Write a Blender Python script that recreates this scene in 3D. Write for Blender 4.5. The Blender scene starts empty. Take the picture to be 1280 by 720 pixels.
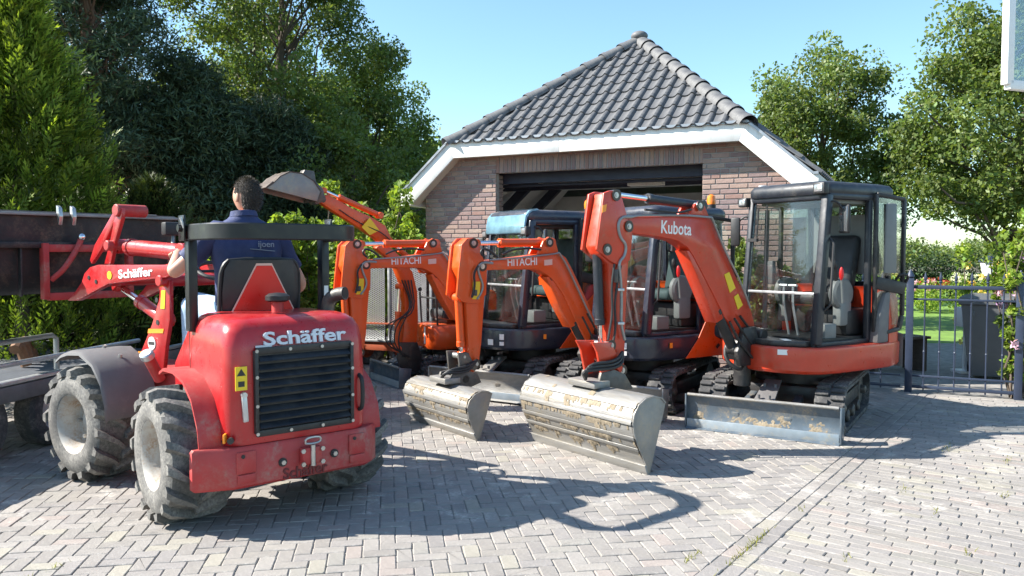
import bpy, bmesh, math, random
import numpy as np
from mathutils import Vector, Matrix
S = bpy.context.scene
COL = S.collection
rnd = random.Random(7)
# ---------------------------------------------------------------- camera
FPX, CAMZ, PITCH = 1000.0, 1.55, math.radians(2.577)
cam = bpy.data.cameras.new('camera'); camo = bpy.data.objects.new('camera', cam); COL.objects.link(camo)
cam.sensor_width = 36.0; cam.lens = 36.0*FPX/1280.0; cam.clip_end = 2000; cam.clip_start = 0.05
camo.location = (0, 0, CAMZ); camo.rotation_euler = (math.pi/2-PITCH, 0, 0)
S.camera = camo
S.render.resolution_x = 1024; S.render.resolution_y = 576
# ---------------------------------------------------------------- sky, sun, exposure
SUN_EL, SUN_AZ = math.radians(38.5), math.atan2(-1.0, 0.0)
w = bpy.data.worlds.new('World'); S.world = w; w.use_nodes = True
nt = w.node_tree; nt.nodes.clear()
sky = nt.nodes.new('ShaderNodeTexSky'); sky.sky_type = 'NISHITA'; sky.sun_disc = False
sky.sun_elevation = SUN_EL; sky.sun_rotation = SUN_AZ % (2*math.pi)
sky.air_density = 1.1; sky.dust_density = 0.5; sky.ozone_density = 0.9
tint = nt.nodes.new('ShaderNodeMix'); tint.data_type = 'RGBA'; tint.blend_type = 'MULTIPLY'
tint.inputs[0].default_value = 1.0; tint.inputs[7].default_value = (0.84, 1.03, 1.10, 1)
bg = nt.nodes.new('ShaderNodeBackground'); bg.inputs[1].default_value = 0.092
wo = nt.nodes.new('ShaderNodeOutputWorld')
nt.links.new(sky.outputs[0], tint.inputs[6]); nt.links.new(tint.outputs[2], bg.inputs[0]); nt.links.new(bg.outputs[0], wo.inputs[0])
sl = bpy.data.lights.new('sun', 'SUN'); sl.energy = 5.0; sl.angle = math.radians(0.5); sl.color = (1.0, 0.95, 0.87)
so = bpy.data.objects.new('sun', sl); COL.objects.link(so)
sdir = Vector((math.sin(SUN_AZ)*math.cos(SUN_EL), math.cos(SUN_AZ)*math.cos(SUN_EL), math.sin(SUN_EL)))
so.rotation_euler = sdir.to_track_quat('Z', 'Y').to_euler(); so.location = (-8, 0, 12)
S.view_settings.view_transform = 'Standard'; S.view_settings.look = 'None'
S.view_settings.exposure = 1.4; S.view_settings.gamma = 1.0; S.view_settings.use_curve_mapping = False
# ---------------------------------------------------------------- pixel -> place helpers (photo is 1280 x 720)
CAMP = Vector((0, 0, CAMZ))
def ray(px, py):
    x, z = (px-640)/FPX, (360-py)/FPX
    c, s = math.cos(PITCH), math.sin(PITCH)
    return Vector((x, c+s*z, -s+c*z))
def G(px, py, z=0.0):
    r = ray(px, py); return CAMP + r*((z-CAMZ)/r.z)
def PY(px, py, Y):
    r = ray(px, py); return CAMP + r*(Y/r.y)
class Plane:                      # a vertical plane through p with horizontal direction d
    def __init__(s, p, d, off=0.0):
        s.d = Vector((d[0], d[1], 0)).normalized(); s.n = Vector((-s.d.y, s.d.x, 0))
        if s.n.dot(CAMP-Vector((p[0], p[1], 0))) < 0: s.n = -s.n
        s.p = Vector((p[0], p[1], 0)) + s.n*off
    def at(s, px, py, off=0.0):
        r = ray(px, py); p = s.p + s.n*off
        return CAMP + r*((p-CAMP).dot(s.n)/r.dot(s.n))
    def pts(s, L, off=0.0): return [s.at(x, y, off) for x, y in L]
    def shifted(s, off): return Plane(s.p+s.n*off, s.d)
def proj(p):
    d = Vector(p)-CAMP; c, s = math.cos(PITCH), math.sin(PITCH)
    f = d.y*c - d.z*s; u = d.z*c + d.y*s
    return (640+FPX*d.x/f, 360-FPX*u/f, f)
# ---------------------------------------------------------------- materials
MATS = {}
def _n(nt, t, **k):
    n = nt.nodes.new(t)
    for a, b in k.items(): setattr(n, a, b)
    return n
def mixc(nt, fac, a, b, blend='MIX'):
    m = _n(nt, 'ShaderNodeMix', data_type='RGBA', blend_type=blend)
    for sock, v in ((m.inputs[0], fac), (m.inputs[6], a), (m.inputs[7], b)):
        if isinstance(v, bpy.types.NodeSocket): nt.links.new(v, sock)
        elif isinstance(v, (int, float)): sock.default_value = v
        else: sock.default_value = (*v[:3], 1)
    return m.outputs[2]
def noise(nt, scale, detail=5, rough=.6, co=None, dist=0.0):
    n = _n(nt, 'ShaderNodeTexNoise'); n.inputs['Scale'].default_value = scale; n.inputs['Detail'].default_value = detail
    n.inputs['Roughness'].default_value = rough; n.inputs['Distortion'].default_value = dist
    if co is not None: nt.links.new(co, n.inputs['Vector'])
    return n.outputs[0]
def ramp(nt, v, lo, hi, a=0.0, b=1.0):
    m = _n(nt, 'ShaderNodeMapRange', clamp=True); nt.links.new(v, m.inputs[0])
    for i, q in zip((1, 2, 3, 4), (lo, hi, a, b)): m.inputs[i].default_value = q
    return m.outputs[0]
def mat(name, col, rough=.5, metal=0.0, var=.15, scale=6.0, dirt=None, damt=.5, dscale=5.0, bump=0.0, bscale=60.0, coat=0.0,
        attr=None, spec=.5, stretch=None, emit=None, dust=0.0, stain=0.0):
    if name in MATS: return MATS[name]
    m = bpy.data.materials.new(name); m.use_nodes = True; nt = m.node_tree
    b = nt.nodes['Principled BSDF']
    tc = _n(nt, 'ShaderNodeTexCoord').outputs['Object']
    if stretch:
        mp = _n(nt, 'ShaderNodeMapping'); mp.inputs['Scale'].default_value = stretch; nt.links.new(tc, mp.inputs[0]); tc = mp.outputs[0]
    n1 = noise(nt, scale, 6, .65, tc)
    c = mixc(nt, ramp(nt, n1, .3, .7), [x*(1-var) for x in col], [min(1, x*(1+var)) for x in col])
    if attr:
        a = _n(nt, 'ShaderNodeAttribute', attribute_name=attr)
        c = mixc(nt, 1.0, c, a.outputs[0], 'MULTIPLY')
    r_lo, r_hi = max(.02, rough-.12), min(1, rough+.15)
    if dirt:
        d = ramp(nt, noise(nt, dscale, 8, .7, tc, .4), .62-damt*.3, .72-damt*.12)
        d2 = ramp(nt, noise(nt, dscale*9, 4, .7, tc), .35, .65)
        mm = _n(nt, 'ShaderNodeMath', operation='MULTIPLY'); nt.links.new(d, mm.inputs[0]); nt.links.new(d2, mm.inputs[1])
        c = mixc(nt, mm.outputs[0], c, dirt)
    if stain:           # broad stains, tyre scuffs and oil drops laid over the whole surface
        ps = _n(nt, 'ShaderNodeNewGeometry').outputs['Position']
        c = mixc(nt, ramp(nt, noise(nt, .55, 7, .62, ps, .6), .42, .70, 0, stain), c, (.13, .12, .11))
        c = mixc(nt, ramp(nt, noise(nt, 1.7, 6, .7, ps, 1.2), .50, .74, 0, stain*.9), c, (.40, .36, .28))
        c = mixc(nt, ramp(nt, noise(nt, 3.3, 2, .4, ps), .735, .76, 0, .45), c, (.05, .05, .05))
    if dust:            # dust that has settled on faces turned upwards, in blotches, and fine specks
        gz = _n(nt, 'ShaderNodeSeparateXYZ'); nt.links.new(_n(nt, 'ShaderNodeNewGeometry').outputs['Normal'], gz.inputs[0])
        up_ = ramp(nt, gz.outputs[2], -.3, .9, .12, 1.0); bl = ramp(nt, noise(nt, 7, 8, .75, tc), .35, .75)
        mm = _n(nt, 'ShaderNodeMath', operation='MULTIPLY'); nt.links.new(up_, mm.inputs[0]); nt.links.new(bl, mm.inputs[1])
        m3 = _n(nt, 'ShaderNodeMath', operation='MULTIPLY'); nt.links.new(mm.outputs[0], m3.inputs[0]); m3.inputs[1].default_value = dust
        c = mixc(nt, m3.outputs[0], c, (.42, .37, .30))
        sp_ = ramp(nt, noise(nt, 55, 3, .5, tc), .70, .74, 0, .35); c = mixc(nt, sp_, c, (.16, .12, .09))
    nt.links.new(c, b.inputs['Base Color'])
    nt.links.new(ramp(nt, noise(nt, scale*2.3, 5, .7, tc), .3, .7, r_lo, r_hi), b.inputs['Roughness'])
    b.inputs['Metallic'].default_value = metal
    b.inputs['Specular IOR Level'].default_value = spec
    if coat: b.inputs['Coat Weight'].default_value = coat; b.inputs['Coat Roughness'].default_value = .12
    if emit: b.inputs['Emission Color'].default_value = (*emit, 1); b.inputs['Emission Strength'].default_value = 1
    if bump:
        bp = _n(nt, 'ShaderNodeBump'); bp.inputs['Strength'].default_value = bump; bp.inputs['Distance'].default_value = .01
        nt.links.new(noise(nt, bscale, 5, .6, tc), bp.inputs['Height']); nt.links.new(bp.outputs[0], b.inputs['Normal'])
    MATS[name] = m; return m
def glass(name, tintc=(.86, .92, .92), refl=1.0, body=.0):
    if name in MATS: return MATS[name]
    m = bpy.data.materials.new(name); m.use_nodes = True; nt = m.node_tree; nt.nodes.clear()
    o = _n(nt, 'ShaderNodeOutputMaterial'); t = _n(nt, 'ShaderNodeBsdfTransparent'); g = _n(nt, 'ShaderNodeBsdfGlossy')
    t.inputs[0].default_value = (*tintc, 1); g.inputs['Roughness'].default_value = .02
    f = _n(nt, 'ShaderNodeFresnel'); f.inputs[0].default_value = 1.5
    mm = _n(nt, 'ShaderNodeMath', operation='MULTIPLY', use_clamp=True); mm.inputs[1].default_value = refl
    nt.links.new(f.outputs[0], mm.inputs[0]); mx = _n(nt, 'ShaderNodeMixShader')
    nt.links.new(mm.outputs[0], mx.inputs[0]); nt.links.new(t.outputs[0], mx.inputs[1]); nt.links.new(g.outputs[0], mx.inputs[2])
    # a thin film of dust
    d = _n(nt, 'ShaderNodeBsdfDiffuse'); d.inputs[0].default_value = (.55, .55, .5, 1)
    tc = _n(nt, 'ShaderNodeTexCoord').outputs['Object']
    mx2 = _n(nt, 'ShaderNodeMixShader'); nt.links.new(ramp(nt, noise(nt, 4, 7, .7, tc), .4, .85, 0.0, .025+body), mx2.inputs[0])
    nt.links.new(mx.outputs[0], mx2.inputs[1]); nt.links.new(d.outputs[0], mx2.inputs[2]); nt.links.new(mx2.outputs[0], o.inputs[0])
    MATS[name] = m; return m
def leafmat(name, col, trans=.35, rough=.5, var=.35):
    if name in MATS: return MATS[name]
    m = bpy.data.materials.new(name); m.use_nodes = True; nt = m.node_tree; b = nt.nodes['Principled BSDF']; o = nt.nodes['Material Output']
    a = _n(nt, 'ShaderNodeAttribute', attribute_name='tint')
    c = mixc(nt, 1.0, col, a.outputs[0], 'MULTIPLY')
    nt.links.new(c, b.inputs['Base Color']); b.inputs['Roughness'].default_value = rough; b.inputs['Specular IOR Level'].default_value = .35
    t = _n(nt, 'ShaderNodeBsdfTranslucent'); nt.links.new(mixc(nt, 1.0, c, (1.25, 1.3, .55), 'MULTIPLY'), t.inputs[0])
    mx = _n(nt, 'ShaderNodeMixShader'); mx.inputs[0].default_value = trans
    nt.links.new(b.outputs[0], mx.inputs[1]); nt.links.new(t.outputs[0], mx.inputs[2]); nt.links.new(mx.outputs[0], o.inputs[0])
    MATS[name] = m; return m
# ---------------------------------------------------------------- mesh builder
I4 = Matrix.Identity(4)
def frame(o, fx, up=(0, 0, 1)):           # x forward, y left, z up
    x = Vector((fx[0], fx[1], fx[2] if len(fx) > 2 else 0)).normalized(); z = Vector(up); y = z.cross(x).normalized(); z = x.cross(y)
    M = Matrix((x, y, z)).transposed().to_4x4(); M.translation = Vector((o[0], o[1], o[2] if len(o) > 2 else 0)); return M
class B:
    def __init__(s, M=None): s.v = []; s.f = []; s.M = M or I4
    def raw(s, vs, fs, M=None):
        T = s.M if M is None else s.M @ M; k = len(s.v)
        s.v += [T @ Vector(p) for p in vs]; s.f += [tuple(i+k for i in f) for f in fs]; return s
    def bm(s, bm, M=None):
        bm.verts.index_update(); vs = [v.co.copy() for v in bm.verts]; fs = [tuple(v.index for v in f.verts) for f in bm.faces]; bm.free()
        return s.raw(vs, fs, M)
    def box(s, c, size, rot=None, bev=0.0, seg=2, taper=None):
        b = bmesh.new(); bmesh.ops.create_cube(b, size=1.0)
        for v in b.verts:
            if taper and v.co.z > 0: v.co.x *= taper[0]; v.co.y *= taper[1]
            v.co = Vector((v.co.x*size[0], v.co.y*size[1], v.co.z*size[2]))
        if bev: bmesh.ops.bevel(b, geom=b.edges[:], offset=min(bev, min(size)*.45), segments=seg, affect='EDGES', profile=.5, clamp_overlap=True)
        R = rot.to_4x4() if rot is not None else I4
        return s.bm(b, Matrix.Translation(Vector(c)) @ R)
    def bar(s, p0, p1, wdt, hgt, bev=0.0, up=(0, 0, 1)):      # box from p0 to p1
        p0, p1 = Vector(p0), Vector(p1); d = p1-p0; x = d.normalized(); u = Vector(up)
        if abs(x.dot(u)) > .98: u = Vector((1, 0, 0)) if abs(x.x) < .9 else Vector((0, 1, 0))
        y = u.cross(x).normalized(); z = x.cross(y)
        return s.box((p0+p1)/2, (d.length, wdt, hgt), Matrix((x, y, z)).transposed(), bev)
    def prism(s, pts, vec, bev=0.0, seg=2):
        b = bmesh.new(); vec = Vector(vec); vs = [b.verts.new(Vector(p)) for p in pts]; ws = [b.verts.new(Vector(p)+vec) for p in pts]
        n = len(pts); b.faces.new(vs[::-1]); b.faces.new(ws)
        for i in range(n): b.faces.new((vs[i], vs[(i+1) % n], ws[(i+1) % n], ws[i]))
        bmesh.ops.recalc_face_normals(b, faces=b.faces[:])
        if bev: bmesh.ops.bevel(b, geom=b.edges[:], offset=bev, segments=seg, affect='EDGES', profile=.5, clamp_overlap=True)
        return s.bm(b)
    def lathe(s, prof, p0, ax, seg=20, M=None):               # prof: (distance along axis, radius)
        p0, x = Vector(p0), Vector(ax).normalized(); u = Vector((0, 0, 1)) if abs(x.z) < .9 else Vector((1, 0, 0))
        y = u.cross(x).normalized(); z = x.cross(y); vs, fs = [], []
        for d, r in prof:
            for i in range(seg): a = 2*math.pi*i/seg; vs.append(p0+x*d+(y*math.cos(a)+z*math.sin(a))*max(r, 1e-4))
        for k in range(len(prof)-1):
            for i in range(seg): j = (i+1) % seg; fs.append((k*seg+i, k*seg+j, (k+1)*seg+j, (k+1)*seg+i))
        fs.append(tuple(range(seg))[::-1]); fs.append(tuple(range((len(prof)-1)*seg, len(prof)*seg)))
        return s.raw(vs, fs)
    def cyl(s, p0, p1, r, r1=None, seg=16, bev=0.0):
        p0, p1 = Vector(p0), Vector(p1); L = (p1-p0).length; r1 = r if r1 is None else r1
        prof = [(0, r), (L, r1)] if not bev else [(0, r-bev), (bev, r), (L-bev, r1), (L, r1-bev)]
        return s.lathe(prof, p0, p1-p0, seg)
    def tube(s, pts, r, seg=8, smooth=0):
        P = [Vector(p) for p in pts]
        for _ in range(smooth):
            Q = [P[0]]
            for a, b in zip(P, P[1:]): Q += [a*.75+b*.25, a*.25+b*.75]
            P = Q+[P[-1]]
        rs = r if isinstance(r, (list, tuple)) else [r]*len(P); vs, fs = [], []; prev = None
        for i, p in enumerate(P):
            t = (P[min(i+1, len(P)-1)]-P[max(i-1, 0)]).normalized()
            if prev is None: u = Vector((0, 0, 1)) if abs(t.z) < .9 else Vector((1, 0, 0)); y = u.cross(t).normalized()
            else: y = (prev-t*prev.dot(t)).normalized()
            prev = y; z = t.cross(y)
            rr = rs[min(i, len(rs)-1)]
            for k in range(seg): a = 2*math.pi*k/seg; vs.append(p+(y*math.cos(a)+z*math.sin(a))*rr)
        for i in range(len(P)-1):
            for k in range(seg): j = (k+1) % seg; fs.append((i*seg+k, i*seg+j, (i+1)*seg+j, (i+1)*seg+k))
        fs.append(tuple(range(seg))[::-1]); fs.append(tuple(range((len(P)-1)*seg, len(P)*seg)))
        return s.raw(vs, fs)
    def loft(s, rings, caps=True, closed=True):
        n = len(rings[0]); vs = [Vector(p) for r in rings for p in r]; fs = []
        for i in range(len(rings)-1):
            for k in range(n if closed else n-1): j = (k+1) % n; fs.append((i*n+k, i*n+j, (i+1)*n+j, (i+1)*n+k))
        if caps: fs.append(tuple(range(n))[::-1]); fs.append(tuple(range((len(rings)-1)*n, len(rings)*n)))
        return s.raw(vs, fs)
    def ball(s, c, r, seg=14, rot=None):
        b = bmesh.new(); bmesh.ops.create_uvsphere(b, u_segments=seg, v_segments=max(6, seg*2//3), radius=1.0)
        r = r if hasattr(r, '__len__') else (r, r, r)
        return s.bm(b, Matrix.Translation(Vector(c)) @ (rot.to_4x4() if rot is not None else I4) @ Matrix.Diagonal((*r, 1)))
    def done(s, name, m, parent=None, ang=32, label=None, fix=True):
        me = bpy.data.meshes.new(name); W = I4
        if parent is not None: W = WM[root_of(parent).name].inverted()
        vs = [W @ p for p in s.v]
        me.from_pydata([tuple(p) for p in vs], [], s.f)
        if fix:
            b = bmesh.new(); b.from_mesh(me); bmesh.ops.recalc_face_normals(b, faces=b.faces[:]); b.to_mesh(me); b.free()
        me.shade_smooth(); me.set_sharp_from_angle(angle=math.radians(ang))
        me.materials.append(MATS[m] if isinstance(m, str) else m)
        o = bpy.data.objects.new(name, me); COL.objects.link(o)
        if parent is not None: o.parent = parent
        else: WM[o.name] = I4
        if label: o['label'] = label
        return o
WM = {}
def root_of(o):
    while o.parent is not None: o = o.parent
    return o
def thing(name, label, cat, M=None, group=None):
    o = bpy.data.objects.new(name, None); COL.objects.link(o); o.empty_display_size = .2
    M = M if isinstance(M, Matrix) else Matrix.Translation(Vector(M or (0, 0, 0)))
    o.matrix_world = M; WM[o.name] = M.copy()
    o['label'] = label; o['category'] = cat
    if group: o['group'] = group
    return o
def tag(o, label, cat, group=None, kind=None):
    if label: o['label'] = label
    if cat: o['category'] = cat
    if group: o['group'] = group
    if kind: o['kind'] = kind
    return o
def struct(o): o['kind'] = 'structure'; return o
def copy_tree(o, parent=None, M=None):
    c = o.copy(); COL.objects.link(c)
    if parent is not None: c.parent = parent
    else:
        c.matrix_world = M; WM[c.name] = M.copy()
    for ch in o.children: copy_tree(ch, c)
    return c
def lettering(body, size, M, m, parent, name='lettering', depth=.002, bold=0.0, xs=1.0, shear=0.0, align='LEFT'):
    cu = bpy.data.curves.new('t', 'FONT'); cu.body = body; cu.size = size; cu.extrude = depth; cu.offset = bold*size; cu.shear = shear
    cu.align_x = align; cu.resolution_u = 3
    ob = bpy.data.objects.new('t', cu); COL.objects.link(ob)
    dg = bpy.context.evaluated_depsgraph_get(); me = bpy.data.meshes.new_from_object(ob.evaluated_get(dg))
    b = B(M); b.raw([(v.co.x*xs, v.co.y, v.co.z) for v in me.vertices], [tuple(p.vertices) for p in me.polygons])
    bpy.data.objects.remove(ob); bpy.data.curves.remove(cu); bpy.data.meshes.remove(me)
    return b.done(name, m, parent, fix=False)
def textframe(o, right, up):             # text plane: x = right, y = up
    x = Vector(right).normalized(); u = Vector(up); z = x.cross(u).normalized(); y = z.cross(x)
    M = Matrix((x, y, z)).transposed().to_4x4(); M.translation = Vector(o); return M
def arc(cx, cy, r, a0, a1, n): return [(cx+r*math.cos(math.radians(a0+(a1-a0)*i/n)), cy+r*math.sin(math.radians(a0+(a1-a0)*i/n))) for i in range(n+1)]
def meshobj(name, V, F, m, parent=None, tintv=None, smooth=False):      # fast numpy mesh, quads (n,4)
    me = bpy.data.meshes.new(name); V = np.asarray(V, np.float32); F = np.asarray(F, np.int32)
    if parent is not None:
        W = np.array(WM[root_of(parent).name].inverted()); V = V @ W[:3, :3].T.astype(np.float32) + W[:3, 3].astype(np.float32)
    k = F.shape[1]
    me.vertices.add(len(V)); me.vertices.foreach_set('co', V.astype(np.float32).ravel())
    me.loops.add(F.size); me.loops.foreach_set('vertex_index', F.ravel())
    me.polygons.add(len(F)); me.polygons.foreach_set('loop_start', np.arange(0, F.size, k, dtype=np.int32))
    if smooth: me.polygons.foreach_set('use_smooth', np.ones(len(F), bool))
    me.update(calc_edges=True)
    if tintv is not None:
        a = me.color_attributes.new('tint', 'FLOAT_COLOR', 'POINT'); t = np.ones((len(V), 4), np.float32); t[:, :3] = tintv; a.data.foreach_set('color', t.ravel())
    me.materials.append(MATS[m] if isinstance(m, str) else m)
    o = bpy.data.objects.new(name, me); COL.objects.link(o)
    if parent is not None: o.parent = parent
    else: WM[o.name] = I4
    return o
# ---------------------------------------------------------------- palette
mat('paint_red', (.42, .010, .013), .33, var=.06, dirt=(.34, .06, .05), damt=.35, dscale=2.5, coat=.3, dust=.08)
mat('paint_red_matt', (.40, .03, .03), .55, var=.12, dirt=(.33, .15, .12), damt=.45, dscale=4, bump=.06, bscale=30, dust=.15)
mat('paint_orange', (.70, .082, .007), .35, var=.06, dirt=(.45, .12, .04), damt=.35, coat=.2, dust=.12)
mat('paint_kubota', (.53, .036, .008), .36, var=.10, dirt=(.40, .085, .04), damt=.35, coat=.25, dust=.12)
mat('paint_navy', (.014, .020, .038), .35, var=.15, dirt=(.07, .065, .06), damt=.3, coat=.3, dust=.15)
mat('paint_black', (.014, .014, .016), .45, var=.2, dirt=(.09, .08, .07), damt=.3, dust=.2)
mat('paint_slate', (.012, .016, .024), .45, var=.15, dirt=(.06, .055, .05), damt=.25, coat=.08, dust=.10)
mat('rops_black', (.009, .010, .011), .38, var=.15)
mat('rubber', (.09, .087, .083), .85, var=.15, dirt=(.26, .245, .22), damt=1.0, dscale=6, bump=.25, bscale=90)
mat('rubber_track', (.05, .05, .052), .82, var=.2, dirt=(.24, .225, .2), damt=.6, dscale=6, bump=.25)
mat('plastic_grey', (.13, .125, .125), .6, var=.1, dirt=(.2, .19, .18), damt=.35)
mat('plastic_black', (.018, .018, .019), .5, var=.15)
mat('vinyl', (.03, .03, .032), .45, var=.2, bump=.05, bscale=150)
mat('steel_worn', (.25, .245, .235), .48, metal=.35, var=.25, scale=2.5, dirt=(.28, .245, .185), damt=.55, dscale=2.2, bump=.25, bscale=18, stretch=(5, .7, 6))
mat('steel_plain', (.24, .23, .215), .5, metal=.3, var=.2, scale=4, dirt=(.36, .30, .21), damt=.5, dscale=4)
mat('steel_dark', (.10, .095, .09), .5, metal=.5, var=.25, dirt=(.22, .17, .12), damt=.5, bump=.15, bscale=40)
mat('blade_blue', (.10, .13, .16), .42, metal=.3, var=.2, dirt=(.32, .26, .18), damt=.45, dscale=6)
mat('galv', (.55, .56, .57), .38, metal=.75, var=.15, scale=14)
mat('chrome', (.8, .8, .8), .12, metal=1.0, var=.03)
mat('bolt_steel', (.45, .44, .42), .35, metal=.8, var=.2)
mat('hose', (.02, .02, .02), .5, var=.1)
mat('pipe_grey', (.30, .31, .30), .4, metal=.6, var=.1)
mat('rim_white', (.37, .36, .335), .5, var=.15, dirt=(.24, .13, .055), damt=.75, dscale=8, dust=.3)
mat('letter_white', (.8, .8, .78), .45, var=.03)
mat('letter_silver', (.62, .64, .68), .35, var=.03)
mat('letter_dark', (.13, .02, .02), .6, var=.1)
mat('sticker_yellow', (.78, .55, .02), .45, var=.05)
mat('sticker_orange', (.9, .30, .02), .4, var=.04)
mat('sticker_white', (.75, .75, .72), .5, var=.05)
mat('ink', (.02, .02, .02), .5, var=.05)
mat('triangle_red', (.72, .02, .012), .35, var=.03)
mat('triangle_edge', (.75, .5, .42), .5, var=.05)
mat('amber', (.85, .20, .01), .25, var=.05, coat=.5)
mat('lens', (.45, .47, .48), .15, var=.15, scale=30, metal=.6, coat=.6)
mat('seat_green', (.05, .085, .085), .75, var=.15)
mat('console', (.17, .18, .175), .5, var=.08)
mat('red_knob', (.7, .02, .02), .35, var=.03)
mat('mirror_face', (.62, .66, .70), .08, metal=.9, var=.1, scale=3)
mat('mud', (.25, .205, .145), .95, var=.3, scale=14, bump=.6, bscale=50)
glass('glass_clear', (.95, .97, .965), .45); glass('glass_tint', (.70, .76, .77), .8, .02)
mat('visor_sky_reflection', (.24, .44, .56), .06, var=.4, scale=5, metal=.35, coat=1.0)
# ================================================================ ground
mat('soil', (.12, .10, .07), .95, var=.3, scale=3, bump=.4, bscale=20)
mat('sand_joint', (.24, .225, .205), .95, var=.35, scale=9, bump=.4, bscale=60)
mat('paver', (1, 1, 1), .78, var=.16, scale=22, dirt=(.62, .58, .52), damt=.3, dscale=4, bump=.35, bscale=55, attr='tint', stain=.24)
mat('lawn_green', (.13, .23, .035), .9, var=.3, scale=3, bump=.5, bscale=60)
gb = B(); gb.raw([(-600, -300, -.06), (600, -300, -.06), (600, 900, -.06), (-600, 900, -.06)], [(0, 1, 2, 3)])
struct(gb.done('ground', 'soil'))
pb = B(); pb.raw([(-9.5, 1.2, -.0065), (9.5, 1.2, -.0065), (9.5, 13.6, -.0065), (-9.5, 13.6, -.0065)], [(0, 1, 2, 3)])
paving = struct(pb.done('paving', 'sand_joint'))
FE = Vector((.895, -.446, 0)); FN = Vector((.446, .895, 0)); FO = Vector((0, 10.99, 0))     # garage front: along, into, origin
FE.normalize(); FN.normalize()
def clip(poly, a, b):                       # keep the points with a.x*b... : (p-a).b <= 0
    out = []
    for i in range(len(poly)):
        p, q = poly[i], poly[(i+1) % len(poly)]; dp = (p[0]-a[0])*b[0]+(p[1]-a[1])*b[1]; dq = (q[0]-a[0])*b[0]+(q[1]-a[1])*b[1]
        if dp <= 0: out.append(p)
        if dp*dq < 0: t = dp/(dp-dq); out.append((p[0]+(q[0]-p[0])*t, p[1]+(q[1]-p[1])*t))
    return out
PT = [(.285, .262, .240)]*6 + [(.265, .245, .230)]*3 + [(.305, .282, .258)]*3 + [(.325, .30, .25), (.305, .262, .235), (.275, .258, .232)]
def slab(poly, j=.002, ch=.004, top=0.0, deep=-.03):   # chamfered slab over a convex polygon
    n = len(poly); cx = sum(p[0] for p in poly)/n; cy = sum(p[1] for p in poly)/n
    def inset(d):
        r = []
        for i in range(n):
            p0, p, p1 = poly[i-1], poly[i], poly[(i+1) % n]
            a = Vector((p[0]-p0[0], p[1]-p0[1])); b = Vector((p1[0]-p[0], p1[1]-p[1]))
            if a.length < 1e-5 or b.length < 1e-5: r.append(p); continue
            a.normalize(); b.normalize(); na = Vector((-a.y, a.x)); nb = Vector((-b.y, b.x)); m = na+nb
            if m.length < .3: m = na
            m = m/max(.35, m.dot(na)); r.append((p[0]+m.x*d, p[1]+m.y*d))
        return r
    A, C = inset(j), inset(j+ch)
    vs = [(x, y, deep) for x, y in A]+[(x, y, top-ch*.7) for x, y in A]+[(x, y, top) for x, y in C]
    fs = [(k*n+i, k*n+(i+1) % n, (k+1)*n+(i+1) % n, (k+1)*n+i) for k in (0, 1) for i in range(n)] + [tuple(range(2*n, 3*n))]
    return vs, fs
W1 = .086; L1 = 2*W1; WR, LR = .072, .205; BP = Vector((.919, 3.83, 0)); ba = math.radians(54)
E1 = Vector((math.cos(ba), math.sin(ba), 0)); E2 = Vector((E1.y, -E1.x, 0))
HA = Vector((math.cos(ba-math.pi/4), math.sin(ba-math.pi/4), 0)); HB = Vector((-HA.y, HA.x, 0))
pav = []                                    # (corners in world xy, whole?, centre)
def inreg(c): return -8.6 < c.x < 8.6 and 2.4 < c.y < 13.4 and abs(c.x) < 1.2+.80*c.y and (c-FO).dot(FN) < -.06
def rect(c, u, v, L, Wd): return [c+u*(sx*L/2)+v*(sy*Wd/2) for sx, sy in ((-1, -1), (1, -1), (1, 1), (-1, 1))]
for i in range(-190, 190):
    for j in range(-190, 190):
        k = (i-j) % 4
        if k == 0: c = BP+HA*((i+1)*W1)+HB*((j+.5)*W1)
        elif k == 3: c = BP+HA*((i+.5)*W1)+HB*((j+1)*W1)
        else: continue
        if not inreg(c) or (c-BP).dot(E2) > .12: continue
        R = rect(c, HA, HB, L1, W1) if k == 0 else rect(c, HB, -HA, L1, W1)
        q = [(p-BP).dot(E2) for p in R]
        if max(q) <= 0: pav.append((R, True, c))
        elif min(q) < 0:
            P = clip([(p.x, p.y) for p in R], (BP.x, BP.y), (E2.x, E2.y))
            if len(P) > 2 and -min(q) > .02: pav.append(([Vector((*p, 0)) for p in P], False, c))
for r in (0, 1):
    for i in range(-30, 60):
        c = BP+E2*((r+.5)*W1)+E1*((i+.5*(r % 2))*L1)
        if inreg(c): pav.append((rect(c, E1, -E2, L1, W1), True, c))
for i in range(-90, 200):
    offs = LR*((0, .5, .27, .74, .13, .6)[i % 6])
    for j in range(-1, 50):
        x0, x1 = j*LR+offs, (j+1)*LR+offs; a_, b_ = max(0, x0), x1
        if b_-a_ < .03: continue
        c = BP+E2*(2*W1+(a_+b_)/2)+E1*(i*WR)
        if inreg(c): pav.append((rect(c, E2, E1, b_-a_, WR), 2 if b_-a_ > LR-.001 else False, c))
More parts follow.
